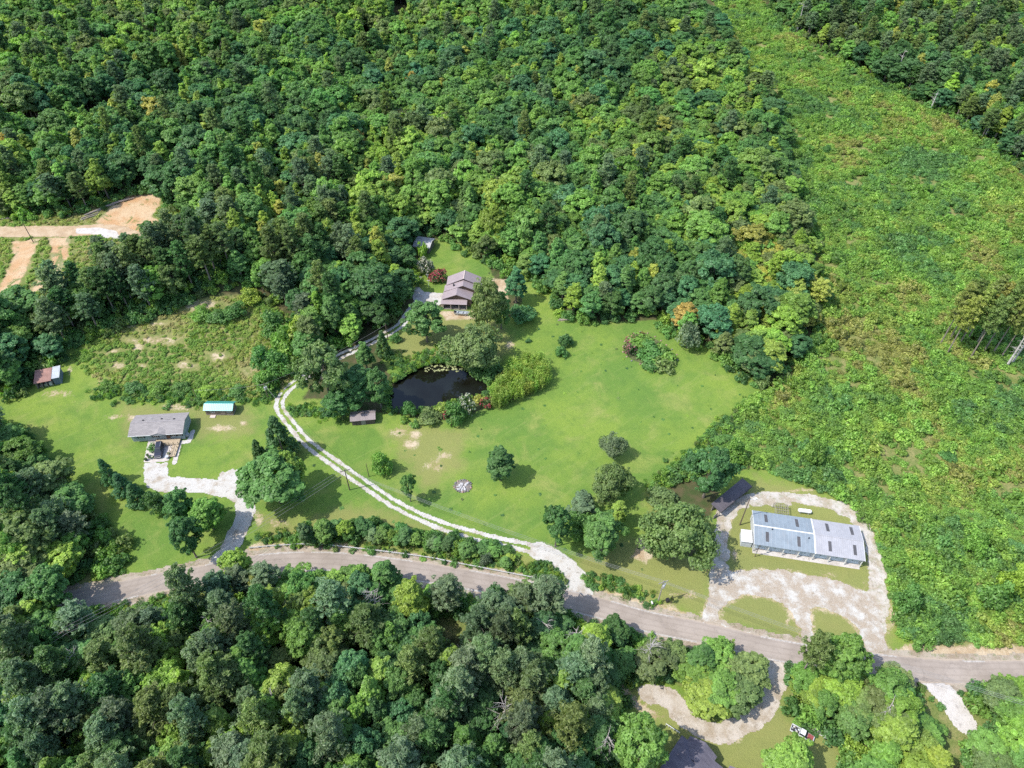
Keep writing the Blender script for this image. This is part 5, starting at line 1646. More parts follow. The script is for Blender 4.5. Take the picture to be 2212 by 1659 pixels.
loc, rz, Wd, D = site((110.6, 817.5), (126.5, 814), (125.5, 790.5), 2.5)
s_ = empty("shed", loc, rz)
tag(s_, "small blue-grey shed with a white metal roof beside the rusty shed", "shed")
MB().box(.05, Wd - .05, .1, D - .1, 0, 2.42).build("wall", siding_mat("blue_boards", (0.16, 0.20, 0.26), .3, True), s_)
MB().slab([(-.02, -.15, 2.46), (Wd + .12, -.15, 2.46), (Wd + .12, D + .15, 2.7), (-.02, D + .15, 2.7)], .06).build("roof", ribbed("white_metal_roof", (0.42, 0.45, 0.47), .4, .1, 'X', .5), s_)
MB().box(Wd * .25, Wd * .75, .03, .095, .05, 2.0).build("door", simple_mat("blue_door", (0.10, 0.14, 0.20), .6), s_)

# ---------------------------------------------------------------- small shed left of the pond
loc, rz, Wd, D = site((758, 909), (809, 904.5), (807.5, 886), 2.0)
s_ = empty("shed", loc, rz)
tag(s_, "low brown shed with a grey-pink metal roof beside the pond", "shed")
gable_walls(.1, Wd - .1, .15, D - .15, 0, 2.0, .5).build("wall", siding_mat("dark_boards", (0.12, 0.09, 0.08), .2, True), s_)
gable_roof(s_, 0, Wd, .05, D - .05, 2.0, .5, ribbed("greypink_metal", (0.22, 0.185, 0.18), .5, 0, 'X', .4), .25, .06)
MB().box(Wd * .4, Wd * .6, .08, .145, .02, 1.75).build("door", M_GREYWOOD, s_)

# ---------------------------------------------------------------- weathered shed behind the brown house
loc, rz, Wd, D = site((892.5, 531), (926.5, 536), (934.5, 515), 2.3)
s_ = empty("shed", loc, rz)
tag(s_, "weathered shed with a pale grey roof behind the brown house", "shed")
gable_walls(.1, Wd - .1, .15, D - .15, 0, 2.3, .9).build("wall", siding_mat("weathered_boards", (0.17, 0.15, 0.135), .22, True), s_)
gable_roof(s_, 0, Wd, .05, D - .05, 2.3, .9, ribbed("weathered_metal", (0.38, 0.37, 0.37), .6, 0, 'X', .5, .2, (0.27, 0.21, 0.19)), .25, .06)
MB().box(Wd * .55, Wd * .75, .08, .145, .02, 1.9).build("door", M_DARKTRIM, s_)

# ---------------------------------------------------------------- black-roofed shed at the storage lot
loc, rz, Wd, D = site((1557, 1104.5), (1622.5, 1050), (1610, 1031), 2.4)
s_ = empty("shed", loc, rz)
tag(s_, "long open-fronted shed with a flat black roof at the lot's corner", "shed")
M_BLK = ribbed("black_roof", (0.085, 0.075, 0.085), .75, 0, 'X', .9, .2, (0.13, 0.11, 0.12))
MB().box(.1, Wd - .1, D - .22, D - .1, 0, 2.45).build("wall", M_GREYWOOD, s_)
MB().box(Wd - .22, Wd - .1, .3, D - .23, 0, 2.35).build("wall", M_GREYWOOD, s_)
for x in np.linspace(.2, Wd - .3, 5):
    MB().box(x - .08, x + .08, .18, .34, 0, 2.3).build("post", M_GREYWOOD, s_)
MB().slab([(-.2, -.2, 2.36), (Wd + .2, -.2, 2.36), (Wd + .2, D + .2, 2.62), (-.2, D + .2, 2.62)], .12).build("roof", M_BLK, s_)
MB().box(-.2, Wd + .2, -.27, -.205, 2.12, 2.40).build("fascia", M_DARKTRIM, s_)
MB().box(-1.4, .1, .5, .58, 0, 1.3).build("board_fence", M_GREYWOOD, s_)

# ---------------------------------------------------------------- storage building
loc, rz, Wd, D = site((1631, 1174.5), (1867.4, 1210.5), (1857, 1137), 3.0)
print("STORAGE", Wd, D)
b = empty("storage_building", loc, rz)
tag(b, "long white storage building with a two-tone grey metal roof and seven garage doors", "building")
ZE, RI = 3.0, 0.75
split = Wd * .557
M_RBLUE = ribbed("bluegrey_roof", (0.235, 0.275, 0.305), .42, .15, 'X', .9, .10, (0.30, 0.285, 0.29))
M_RPALE = ribbed("pale_roof", (0.345, 0.34, 0.355), .45, .12, 'X', .45, .08, (0.29, 0.275, 0.265))
M_WALLW = siding_mat("white_panels", (0.50, 0.52, 0.53), .3, True)
M_DOOR = siding_mat("rollup_door", (0.46, 0.54, 0.60), .45)
yd = 0.75                                                   # the doors stand back under the eave
MB().box(.02, Wd - .02, D - .2, D - .04, 0, ZE - .08).build("wall", M_WALLW, b)
for xx in (0.02, Wd - .20):
    MB().add([(x, y, z) for x in (xx, xx + .18) for y, z in ((yd, 0), (D - .21, 0), (D - .21, ZE - .15), (D / 2, ZE + RI - .16), (yd, ZE - .0))],
             [(0, 1, 2, 3, 4), (9, 8, 7, 6, 5), (0, 5, 6, 1), (1, 6, 7, 2), (2, 7, 8, 3), (3, 8, 9, 4), (4, 9, 5, 0)]).build("wall", M_WALLW, b)
MB().box(split - .1, split + .1, yd + .3, D - .22, 0, ZE - .05).build("wall", M_WALLW, b)
MB().box(.21, Wd - .21, yd + .02, yd + .22, 2.55, ZE + .02).build("lintel", M_WALLW, b)
cuts = list(np.linspace(0, split, 5)) + list(np.linspace(split, Wd, 4))[1:]
for i in range(7):
    xa, xb = cuts[i] + .34, cuts[i + 1] - .34
    dd = MB().box(xa, xb, yd + .10, yd + .16, 0.02, 2.53).build("garage_door", M_DOOR, b)
    MB().box((xa + xb) / 2 - .1, (xa + xb) / 2 + .1, yd + .04, yd + .097, 1.1, 1.25).build("handle", M_DARKTRIM, dd)
for i, x in enumerate(cuts):
    MB().box(max(.21, x - .33), min(Wd - .21, x + .33), yd + .03, yd + .24, 0, 2.54).build("pier", M_WALLW, b)
    MB().box(min(max(.06, x - .09), Wd - .24), min(max(.24, x + .09), Wd - .06), .06, .24, 0, ZE - .15).build("post", M_WHITE, b)
MB().box(.1, Wd - .1, -.45, yd + .0, -.05, .06).build("apron", M_CONC, b)
k_ = RI / (D / 2)
for xa, xb, mm, nm in ((-.15, split - .12, M_RBLUE, "roof"), (split + .12, Wd + .15, M_RPALE, "roof")):
    f = MB().slab([(xa, -.15, ZE - k_ * .15), (xb, -.15, ZE - k_ * .15), (xb, D / 2, ZE + RI), (xa, D / 2, ZE + RI)], .08).build(nm, mm, b)
    g_ = MB().slab([(xa, D / 2, ZE + RI), (xb, D / 2, ZE + RI), (xb, D + .15, ZE - k_ * .15), (xa, D + .15, ZE - k_ * .15)], .08).build(nm, mm, b)
    L_ = xb - xa
    fr_ = (.22, .745) if xa < 1 else (.30, .81)
    for q in fr_:
        for side, par in ((0, f), (1, g_)):
            x0_ = xa + L_ * q - .33
            ya, yb = (D * .10, D * .10 + 2.3) if side == 0 else (D * .66, D * .66 + 2.3)
            zz = lambda y: ZE + (k_ * y if y < D / 2 else k_ * (D - y)) + .035
            MB().slab([(x0_, ya, zz(ya)), (x0_ + .66, ya, zz(ya)), (x0_ + .66, yb, zz(yb)), (x0_, yb, zz(yb))], .03).build("skylight", ribbed("skylight_sheet", (0.075, 0.072, 0.075), .5, 0, 'X', .22, .2) if "skylight_sheet" not in MATS else MATS["skylight_sheet"], par)
MB().slab([(split - .13, -.2, ZE + .03 - k_ * .2), (split + .13, -.2, ZE + .03 - k_ * .2), (split + .13, D / 2, ZE + RI + .04), (split - .13, D / 2, ZE + RI + .04)], .05).build("joint_cap", M_WHITE, b)
MB().slab([(split - .13, D / 2, ZE + RI + .04), (split + .13, D / 2, ZE + RI + .04), (split + .13, D + .2, ZE + .03 - k_ * .2), (split - .13, D + .2, ZE + .03 - k_ * .2)], .05).build("joint_cap", M_WHITE, b)
MB().box(-.15, split - .14, D / 2 - .14, D / 2 + .14, ZE + RI - .02, ZE + RI + .035).build("ridge_cap", M_WHITE, b)
MB().box(split + .14, Wd + .15, D / 2 - .14, D / 2 + .14, ZE + RI - .02, ZE + RI + .035).build("ridge_cap", M_RPALE, b)
for xx in (-.22, Wd + .16):
    MB().slab([(xx, -.2, ZE + .01 - k_ * .2), (xx + .07, -.2, ZE + .01 - k_ * .2), (xx + .07, D / 2, ZE + RI + .02), (xx, D / 2, ZE + RI + .02)], .2).build("rake_trim", M_WHITE, b)
    MB().slab([(xx, D / 2, ZE + RI + .02), (xx + .07, D / 2, ZE + RI + .02), (xx + .07, D + .2, ZE + .01 - k_ * .2), (xx, D + .2, ZE + .01 - k_ * .2)], .2).build("rake_trim", M_WHITE, b)
for px_, py_ in ((split * .29, D * .44), (split * .9, D * .35)):
    MB().tube([(px_, py_, ZE + k_ * py_ - .05), (px_, py_, ZE + k_ * py_ + .45)], .12, 8).build("vent_pipe", M_DARKTRIM, b)
# white lean-to at the left end, service mast in front
MB().box(-2.5, -.25, .9, 3.9, 0, 1.95).build("annex", M_WALLW, b)
MB().slab([(-2.65, .75, 1.97), (-.23, .75, 2.12), (-.23, 4.05, 2.12), (-2.65, 4.05, 1.97)], .08).build("annex_roof", simple_mat("white_annex_roof", (0.52, 0.52, 0.52), .5, var=.05), b)
BLD = (loc, rz, Wd, D)
def bl(x, y, z=0.0):
    c_, q_ = math.cos(rz), math.sin(rz)
    return (loc[0] + x * c_ - y * q_, loc[1] + x * q_ + y * c_, loc[2] + z)
mast = empty("service_mast", bl(.55, -1.25), rz)
tag(mast, "dark service post with two arms at the storage building's left door", "post")
MB().tube([(0, 0, -.2), (.1, 0, 4.6)], [.09, .06], 8).build("post", M_POLEWOOD, mast)
MB().box(-.5, 1.2, -.05, .05, 3.0, 3.1).build("arm", M_POLEWOOD, mast)
MB().box(-.12, .12, -.16, -.09, 1.3, 1.8).build("meter_box", M_GALV, mast)

# propane tank and wire kennel behind it
pt = W(1736.5, 1108)
tk = empty("gas_tank", tuple(pt), rz + .02)
tag(tk, "white horizontal gas tank on the grass behind the storage building", "tank")
prof = [(-1.55, .02), (-1.5, .22), (-1.38, .38), (-1.15, .47), (1.15, .47), (1.38, .38), (1.5, .22), (1.55, .02)]
MB().tube([(x, 0, .82) for x, r_ in prof], [r_ for x, r_ in prof], 14).build("tank_shell", simple_mat("tank_white", (0.70, 0.70, 0.70), .35, var=.04), tk)
MB().tube([(0, 0, 1.25), (0, 0, 1.48)], .16, 10).build("valve_dome", M_WHITE, tk)
for x in (-.9, .9):
    MB().box(x - .12, x + .12, -.35, .35, 0, .45).build("foot", M_CONCWALL, tk)
kp = W(1684, 1108)
kn = empty("dog_kennel", tuple(kp), rz)
tag(kn, "wire dog kennel with posts and rails behind the storage building", "kennel")
for x in (-1.5, 0, 1.5):
    for y in (-1.3, 1.3):
        MB().box(x - .05, x + .05, y - .05, y + .05, 0, 1.8).build("post", M_GREYWOOD, kn)
for y in (-1.3, 1.3):
    for z in (.3, 1.72):
        MB().box(-1.5, 1.5, y - .03, y + .03, z, z + .07).build("rail", M_GREYWOOD, kn)
for x in (-1.5, 1.5):
    MB().box(x - .03, x + .03, -1.25, 1.25, 1.72, 1.79).build("rail", M_GREYWOOD, kn)
for x in np.linspace(-1.3, 1.3, 7):
    MB().box(x - .025, x + .025, -1.27, 1.27, 1.80, 1.84).build("roof_slat", M_GREYWOOD, kn)
for y in (-.6, .1, .8):
    MB().box(-1.5, 1.5, y - .04, y + .04, 1.845, 1.885).build("roof_slat", M_GREYWOOD, kn)

# ---------------------------------------------------------------- brown house by the pond
loc, rz, Wd, D = site((955.6, 645), (1018, 647), (1026, 612), 2.9)
print("BROWN", Wd, D)
D = max(D, 10.0)
h = empty("house", loc, rz)
tag(h, "brown timber house with a stepped mauve metal roof above the pond", "house")
M_MAUVE = ribbed("mauve_metal", (0.275, 0.225, 0.23), .5, .05, 'Y', .5, .08)
M_BRN = siding_mat("brown_planks", (0.17, 0.115, 0.085), .2)
M_TANTRIM = simple_mat("tan_trim", (0.47, 0.39, 0.34), .7)
bw0, bw1, br = Wd * .08, Wd * 1.28, Wd * .68
# front block
gable_walls(.3, Wd - .1, .25, 3.6, 0, 2.9, 1.75, 'Y', Wd * .49).build("wall", M_BRN, h)
gable_roof(h, .2, Wd, .1, 3.4, 2.9, 1.75, M_MAUVE, .3, .12, 'Y', ridge=Wd * .49)
# middle and rear blocks, each roof stepped up
gable_walls(bw0 - .3, bw1, 3.65, 6.4, 0, 3.15, 2.3, 'Y', br).build("wall", M_BRN, h)
gable_roof(h, bw0 - .4, bw1 + .1, 3.5, 6.1, 3.15, 2.3, M_MAUVE, .25, .12, 'Y', ridge=br)
gable_walls(bw0 + .2, bw1 - .2, 6.45, D, 0, 3.6, 2.45, 'Y', br).build("wall", M_BRN, h)
gable_roof(h, bw0 + .1, bw1, 6.2, D, 3.6, 2.45, M_MAUVE, .25, .12, 'Y', ridge=br)
MB().box(br - .12, br + .12, 5.9, D + .25, 6.02, 6.10).build("ridge_cap", M_TANTRIM, h)
# porch roof along the front and round the left corner
MB().slab([(-.3, -1.7, 2.15), (Wd * .86, -1.7, 2.15), (Wd * .86, .2, 2.65), (.9, .2, 2.65)], .1).build("porch_roof", M_MAUVE, h)
MB().slab([(-.3, -1.7, 2.15), (.9, .2, 2.65), (.9, 2.4, 2.7), (-.5, 2.4, 2.2)], .1).build("porch_roof", M_MAUVE, h)
for x in (-.1, Wd * .3, Wd * .58, Wd * .84):
    MB().box(x - .08, x + .08, -1.6, -1.44, 0, 2.12).build("porch_post", M_TANTRIM, h)
MB().box(-.25, .45, -1.3, .2, 0, 2.05).build("chimney_wall", simple_mat("cream_brick", (0.52, 0.44, 0.38), .9, var=.2), h)
MB().box(.5, Wd * .8, -1.5, .2, 0, .14).build("porch_floor", M_GREYWOOD, h)
window(h, Wd * .18, Wd * .30, .9, 1.9, .25)
window(h, Wd * .62, Wd * .74, .9, 1.9, .25)
MB().box(Wd * .42, Wd * .53, .18, .245, .15, 2.1).build("door", M_DARKTRIM, h)
MB().box(br - 3.1, br - 2.75, 4.4, 5.0, 3.3, 4.9).build("flue", M_DARKTRIM, h)
BR_ = (loc, rz, Wd, D)

# silver boat and black barrel in front of it
bp = W(998, 680)
bt = empty("boat", tuple(bp), rz - .06)
tag(bt, "long silver-grey open boat on blocks in front of the brown house", "boat")
sec = [(-2.3, .55, .0, .62), (-1.0, .68, .0, .62), (.6, .70, .0, .64), (1.6, .55, .05, .68), (2.3, .22, .22, .74)]
hull = MB()
v = []
for x, w_, zl, zh in sec:
    v += [(x, -w_, zh + .4), (x, -w_ * .75, zl + .4), (x, w_ * .75, zl + .4), (x, w_, zh + .4), (x, w_ - .06, zh + .4), (x, w_ * .7, zl + .48), (x, -w_ * .7, zl + .48), (x, -w_ + .06, zh + .4)]
f_ = []
for i in range(len(sec) - 1):
    for k in range(8):
        f_.append((i * 8 + k, i * 8 + (k + 1) % 8, (i + 1) * 8 + (k + 1) % 8, (i + 1) * 8 + k))
f_ += [(0, 1, 6, 7), (1, 2, 5, 6), (2, 3, 4, 5)] + [tuple(q + 8 * (len(sec) - 1) for q in ff_) for ff_ in ((7, 6, 1, 0), (6, 5, 2, 1), (5, 4, 3, 2))]
hull.add(v, f_).build("hull", simple_mat("aluminium", (0.44, 0.48, 0.50), .35, metal=.4, var=.1), bt)
for x in (-1.4, 0.1, 1.2):
    MB().box(x - .16, x + .16, -.55, .55, .78, .84).build("bench", M_GALV, bt)
for x in (-1.3, 1.2):
    MB().box(x - .12, x + .12, -.5, .5, 0, .40).build("block", M_CONCWALL, bt)
ba = W(983, 677)
bq = empty("barrel", tuple(ba))
tag(bq, "black barrel standing under the brown house's porch edge", "barrel")
MB().tube([(0, 0, 0), (0, 0, .06), (0, 0, .45), (0, 0, .9), (0, 0, .95)], [.30, .34, .36, .34, .30], 14).build("drum", M_BLACK, bq)
MB().tube([(0, 0, .952), (0, 0, .99)], .29, 14).build("lid", M_DARKTRIM, bq)
for u, v_, vt, lab in ((924.5, 605, 593, "white post nearest the crimson shrub behind the house"), (926.5, 620, 604, "white post on the grass above the gravel pad"), (910, 612, 598, "white post farther left above the gravel pad")):
    p_ = W(u, v_)
    po = empty("clothesline_post", tuple(p_))
    tag(po, lab, "post", "posts behind the brown house")
    hh = min(2.6, solve_height(p_, vt))
    MB().tube([(0, 0, -.1), (0, 0, hh)], .05, 8).build("upright", M_WHITE, po)
    MB().box(-.5, .5, -.035, .035, hh - .12, hh - .05).build("crossbar", M_WHITE, po)

# ---------------------------------------------------------------- dark-roofed house at the lower edge
A = W(1473, 1588, 3.0); B_ = W(1568, 1663, 3.0); C_ = W(1424, 1664, 3.0)
ex = (B_ - A)[:2]; ex /= np.linalg.norm(ex)
h = empty("house", (float(A[0]), float(A[1]), 0.0), math.atan2(ex[1], ex[0]) )
tag(h, "house with a dark purple-grey shingle roof cut by the lower edge", "house")
M_SHD = shingle_mat("dark_shingles", (0.105, 0.095, 0.115), (0.155, 0.142, 0.165))
Lx, Ly, ze, ri = 15.0, -11.0, 3.0, 2.6
MB().box(.45, Lx - .45, Ly + .45, -.45, 0, ze - .1).build("wall", siding_mat("beige_siding", (0.42, 0.38, 0.33)), h)
yc = Ly / 2
hp = abs(yc)
v = [(0, 0, ze), (Lx, 0, ze), (Lx, Ly, ze), (0, Ly, ze), (hp * .95, yc, ze + ri), (Lx - hp * .95, yc, ze + ri)]
vb = [(x, y, z - .12) for x, y, z in v[:4]]
MB().add(v + vb, [(0, 4, 5, 1), (1, 5, 2), (2, 5, 4, 3), (3, 4, 0), (0, 1, 7, 6), (1, 2, 8, 7), (2, 3, 9, 8), (3, 0, 6, 9), (6, 7, 8, 9)]).build("roof", M_SHD, h)
# cross gables
for x0_, x1_, yo in ((1.2, 6.6, .9), (9.0, 14.0, 1.1)):
    xm = (x0_ + x1_) / 2
    MB().slab([(x0_, yo, ze), (x0_, yc * .55, ze), (xm, yc * .55, ze + 1.9), (xm, yo, ze + 1.9)], .12).build("gable_roof", M_SHD, h)
    MB().slab([(xm, yo, ze + 1.9), (xm, yc * .55, ze + 1.9), (x1_, yc * .55, ze), (x1_, yo, ze)], .12).build("gable_roof", M_SHD, h)
    MB().add([(x0_ + .3, yo - .35, 0), (x1_ - .3, yo - .35, 0), (x1_ - .3, yo - .35, ze), (xm, yo - .35, ze + 1.7), (x0_ + .3, yo - .35, ze),
              (x0_ + .3, -.6, 0), (x1_ - .3, -.6, 0), (x1_ - .3, -.6, ze), (xm, -.6, ze + 1.7), (x0_ + .3, -.6, ze)],
             [(0, 1, 2, 3, 4), (9, 8, 7, 6, 5), (0, 5, 6, 1), (1, 6, 7, 2), (2, 7, 8, 3), (3, 8, 9, 4), (4, 9, 5, 0)]).build("gable_wall", MATS["beige_siding"], h)
MB().box(hp * .95, Lx - hp * .95, yc - .15, yc + .15, ze + ri - .03, ze + ri + .05).build("ridge_cap", M_SHD, h)
wl = W(1452, 1577)
wr = empty("white_rail", tuple(wl), math.atan2(ex[1], ex[0]) + .1)
tag(wr, "short white railing beside the dark-roofed house's upper corner", "railing")
MB().box(-1.4, 1.4, -.05, .05, .85, .95).build("top_rail", M_WHITE, wr)
for x in np.linspace(-1.35, 1.35, 6):
    MB().box(x - .04, x + .04, -.04, .04, 0, .845).build("post", M_WHITE, wr)

# ================================================================== vehicles
def loft(sections, n_round=2):
    """body skin from cross-sections (x, z_low, z_high, half_low, half_high)"""
    v, f = [], []
    for x, zl, zh, wl_, wh in sections:
        zm = zl + (zh - zl) * .45
        wm = max(wl_, wh) * 1.0
        ring = [(x, -wl_, zl), (x, wl_, zl), (x, wm, zm), (x, wh, zh - .06), (x, wh - .10, zh), (x, -wh + .10, zh), (x, -wh, zh - .06), (x, -wm, zm)]
        v += ring
    n = 8
    for i in range(len(sections) - 1):
        for k in range(n):
            f.append((i * n + k, i * n + (k + 1) % n, (i + 1) * n + (k + 1) % n, (i + 1) * n + k))
    f.append(tuple(range(n - 1, -1, -1)))
    f.append(tuple((len(sections) - 1) * n + k for k in range(n)))
    return MB().add(v, f)

def wheels(root, xs, yw, r_, w_=.24):
    for x in xs:
        for sgn in (-1, 1):
            y = yw * sgn
            tw = MB().tube([(x, y - w_ / 2, r_), (x, y - w_ / 2 + .04, r_), (x, y + w_ / 2 - .04, r_), (x, y + w_ / 2, r_)], [r_ * .86, r_, r_, r_ * .86], 18).build("wheel", M_BLACK, root)
            MB().tube([(x, y + sgn * (w_ / 2 + .004), r_), (x, y + sgn * (w_ / 2 + .02), r_)], [r_ * .60, r_ * .52], 14).build("rim", M_GALV, tw)

rear, front = W(347.7, 964), W(343.2, 988.5)
dv = (front - rear)[:2]
c0 = (front + rear) / 2
car = empty("car", (float(c0[0]), float(c0[1]), float(hb1(c0[0], c0[1])) + .056), math.atan2(dv[1], dv[0]))
tag(car, "dark grey sport utility car parked on the concrete pad", "car")
M_CAR = simple_mat("dark_paint", (0.035, 0.038, 0.055), .25, metal=.3, var=.1, spec=.5)
loft([(-2.30, .45, .98, .80, .74), (-2.22, .34, 1.06, .90, .86), (-1.0, .30, 1.08, .93, .90), (.75, .30, 1.08, .93, .90), (1.2, .30, 1.06, .93, .88), (2.05, .34, .96, .90, .82), (2.32, .42, .82, .80, .72)]).build("body", M_CAR, car)
loft([(-2.18, 1.02, 1.10, .84, .80), (-1.95, 1.02, 1.68, .84, .68), (-1.5, 1.02, 1.76, .84, .68), (.05, 1.02, 1.76, .84, .68), (.45, 1.02, 1.62, .84, .66), (1.12, 1.02, 1.08, .84, .78)]).build("cabin", M_GLASS, car)
MB().add([(-1.92, -.63, 1.745), (.10, -.63, 1.765), (.10, .63, 1.765), (-1.92, .63, 1.745), (-1.92, -.60, 1.80), (.05, -.60, 1.81), (.05, .60, 1.81), (-1.92, .60, 1.80)],
         [(0, 3, 2, 1), (4, 5, 6, 7), (0, 1, 5, 4), (1, 2, 6, 5), (2, 3, 7, 6), (3, 0, 4, 7)]).build("roof_panel", M_CAR, car)
for y in (-.56, .56):
    MB().box(-1.7, -.1, y - .025, y + .025, 1.83, 1.87).build("roof_rack", M_GALV, car)
for y in (-.66, .66):
    MB().box(2.22, 2.31, y - .16, y + .16, .66, .80).build("headlight", simple_mat("lamp", (0.7, 0.7, 0.68), .1), car)
    MB().box(-2.34, -2.27, y - .10, y + .10, .75, 1.0).build("taillight", simple_mat("red_lamp", (0.35, 0.02, 0.02), .2), car)
    MB().box(.75, .95, y + (.36 if y > 0 else -.50), y + (.50 if y > 0 else -.36), 1.08, 1.22).build("mirror", M_CAR, car)
MB().box(2.24, 2.40, -.72, .72, .42, .58).build("bumper", M_GALV, car)
MB().box(2.28, 2.33, -.42, .42, .60, .78).build("grille", M_DARKTRIM, car)
wheels(car, (-1.42, 1.42), .82, .36)

tail, nose = W(1707, 1573, 0), W(1756, 1601, 0)
dv = (nose - tail)[:2]
c0 = (tail + nose) / 2
pk = empty("pickup_truck", (float(c0[0]), float(c0[1]), float(hb1(c0[0], c0[1]))), math.atan2(dv[1], dv[0]))
tag(pk, "old white pickup truck with dull red hood and loaded bed on the lower lawn", "truck")
pk.scale = (float(np.linalg.norm(dv)) / 5.4,) * 3
print("PICKUP", np.linalg.norm(dv))
M_PW = simple_mat("old_white_paint", (0.66, 0.67, 0.68), .4, var=.08)
M_PR = simple_mat("dull_red_paint", (0.24, 0.06, 0.055), .6, var=.2, col2=(0.30, 0.20, 0.16), n2=.58)
loft([(-.55, .40, 1.02, .88, .86), (.9, .38, 1.04, .90, .86), (1.35, .38, 1.02, .90, .84), (2.55, .42, .94, .88, .80), (2.68, .50, .86, .82, .76)]).build("body", M_PW, pk)
MB().add([(1.18, -.76, 1.045), (2.5, -.72, .965), (2.5, .72, .965), (1.18, .76, 1.045), (1.18, -.72, 1.085), (2.48, -.68, 1.0), (2.48, .68, 1.0), (1.18, .72, 1.085)],
         [(0, 3, 2, 1), (4, 5, 6, 7), (0, 1, 5, 4), (1, 2, 6, 5), (2, 3, 7, 6), (3, 0, 4, 7)]).build("hood", M_PR, pk)
loft([(-.62, 1.00, 1.62, .80, .68), (-.50, 1.00, 1.70, .80, .68), (.50, 1.00, 1.70, .80, .68), (.62, 1.00, 1.62, .80, .66), (1.15, 1.00, 1.05, .80, .74)]).build("windows", M_GLASS, pk)
MB().box(-.56, .56, -.66, .66, 1.705, 1.76).build("cab_roof", M_PW, pk, bevel=.02)
bed = MB().box(-2.65, -.72, -.88, .88, .42, .56).build("bed_floor", M_DARKTRIM, pk)
for y in (-.88, .80):
    MB().box(-2.65, -.72, y, y + .08, .565, 1.05).build("bed_side", M_PW, pk)
MB().box(-2.72, -2.652, -.88, .88, .5, 1.05).build("tailgate", M_PW, pk)
MB().box(-.715, -.64, -.88, .88, .5, 1.08).build("bed_front", M_PW, pk)
for k in range(9):
    x_, y_ = -2.3 + .17 * k, random.uniform(-.5, .5)
    sz_ = random.uniform(.12, .26)
    MB().hexa([(x_ + dx * sz_ * random.uniform(.8, 1.3), y_ + dy * sz_, .57 + dz * random.uniform(.25, .5)) for dz in (0, 1) for dx, dy in ((-1, -1), (1, -1), (1, 1), (-1, 1))]).build("load", [M_GALV, M_WHITE, M_GREYWOOD, M_DARKTRIM][k % 4], pk)
for y in (-.62, .62):
    MB().box(2.66, 2.72, y - .13, y + .13, .64, .80).build("headlight", simple_mat("lamp", (0.7, 0.7, 0.68), .1), pk)
MB().box(2.66, 2.80, -.86, .86, .42, .58).build("bumper", M_GALV, pk)
wheels(pk, (-1.75, 1.75), .80, .37)

# boards and pale rock beside the pickup
sp_ = W(1766, 1577)
st_ = empty("board_stack", tuple(sp_), -.5)
tag(st_, "stack of weathered grey boards above the pickup's hood", "boards")
for k in range(6):
    MB().box(-1.0, 1.0, -.75 + k * .25, -.53 + k * .25, .05 + .12 * (k % 3), .15 + .12 * (k % 3)).build("board", simple_mat("pale_boards", (0.42, 0.41, 0.40), .9, var=.2), st_)

def rock_mesh(seed, name="rock"):
    g = np.random.default_rng(seed)
    bm = bmesh.new()
    bmesh.ops.create_icosphere(bm, subdivisions=2, radius=1.0)
    ph = g.random((4, 3)) * 6
    for v in bm.verts:
        k = 1 + .16 * math.sin(v.co.x * 3 + ph[0, 0]) + .14 * math.sin(v.co.y * 3.4 + ph[1, 0]) + .12 * math.sin(v.co.z * 4 + ph[2, 0]) + g.normal() * .04
        v.co *= k
        v.co.z = max(v.co.z, -.45)
    me = bpy.data.meshes.new(name)
    bm.to_mesh(me); bm.free()
    return me
M_ROCKW = simple_mat("pale_rock", (0.40, 0.39, 0.39), .85, var=.25, nscale=2)
M_ROCKG = simple_mat("grey_rock", (0.16, 0.155, 0.15), .9, var=.3, nscale=2)
M_ROCKP = simple_mat("pinkish_rock", (0.30, 0.20, 0.165), .9, var=.25, nscale=2)
ROCKS = [rock_mesh(i) for i in range(9)]
for i, me in enumerate(ROCKS):
    me.materials.append([M_ROCKW, M_ROCKG, M_ROCKP][i % 3])
r0 = W(1788, 1590)
ro = share("boulder", ROCKS[0], None, (r0[0], r0[1], r0[2] + .25), (0, 0, .6), (.85, .5, .6))
tag(ro, "white boulder at the right of the board stack", "rock")

# burn pit with pale slabs in the meadow
c0 = W(1000, 1050)
pit = empty("fire_pit", tuple(c0))
tag(pit, "ring of grey stones filled with white slabs and ash in the meadow", "fire pit")
MB().tube([(0, 0, 0.0), (0, 0, .10), (0, 0, .14)], [2.0, 1.8, 1.5], 24).build("ash_bed", simple_mat("ash", (0.17, 0.15, 0.135), .95, var=.35, nscale=3), pit)
for k in range(20):
    a = k / 20 * 6.28
    share("stone", ROCKS[[1, 4, 7, 2][k % 4]], pit, (2.0 * math.cos(a) + rng.normal() * .06, 1.75 * math.sin(a) + rng.normal() * .06, .12), (0, 0, a), (.30, .22, .22))
for k in range(15):
    a, r_ = rng.random() * 6.28, 1.4 * math.sqrt(rng.random())
    share("slab", ROCKS[[0, 3, 6][k % 3]], pit, (r_ * math.cos(a), r_ * math.sin(a), .22), (rng.normal() * .3, rng.normal() * .3, a), (.30 + .3 * rng.random(), .22 + .15 * rng.random(), .12 + .10 * rng.random()))

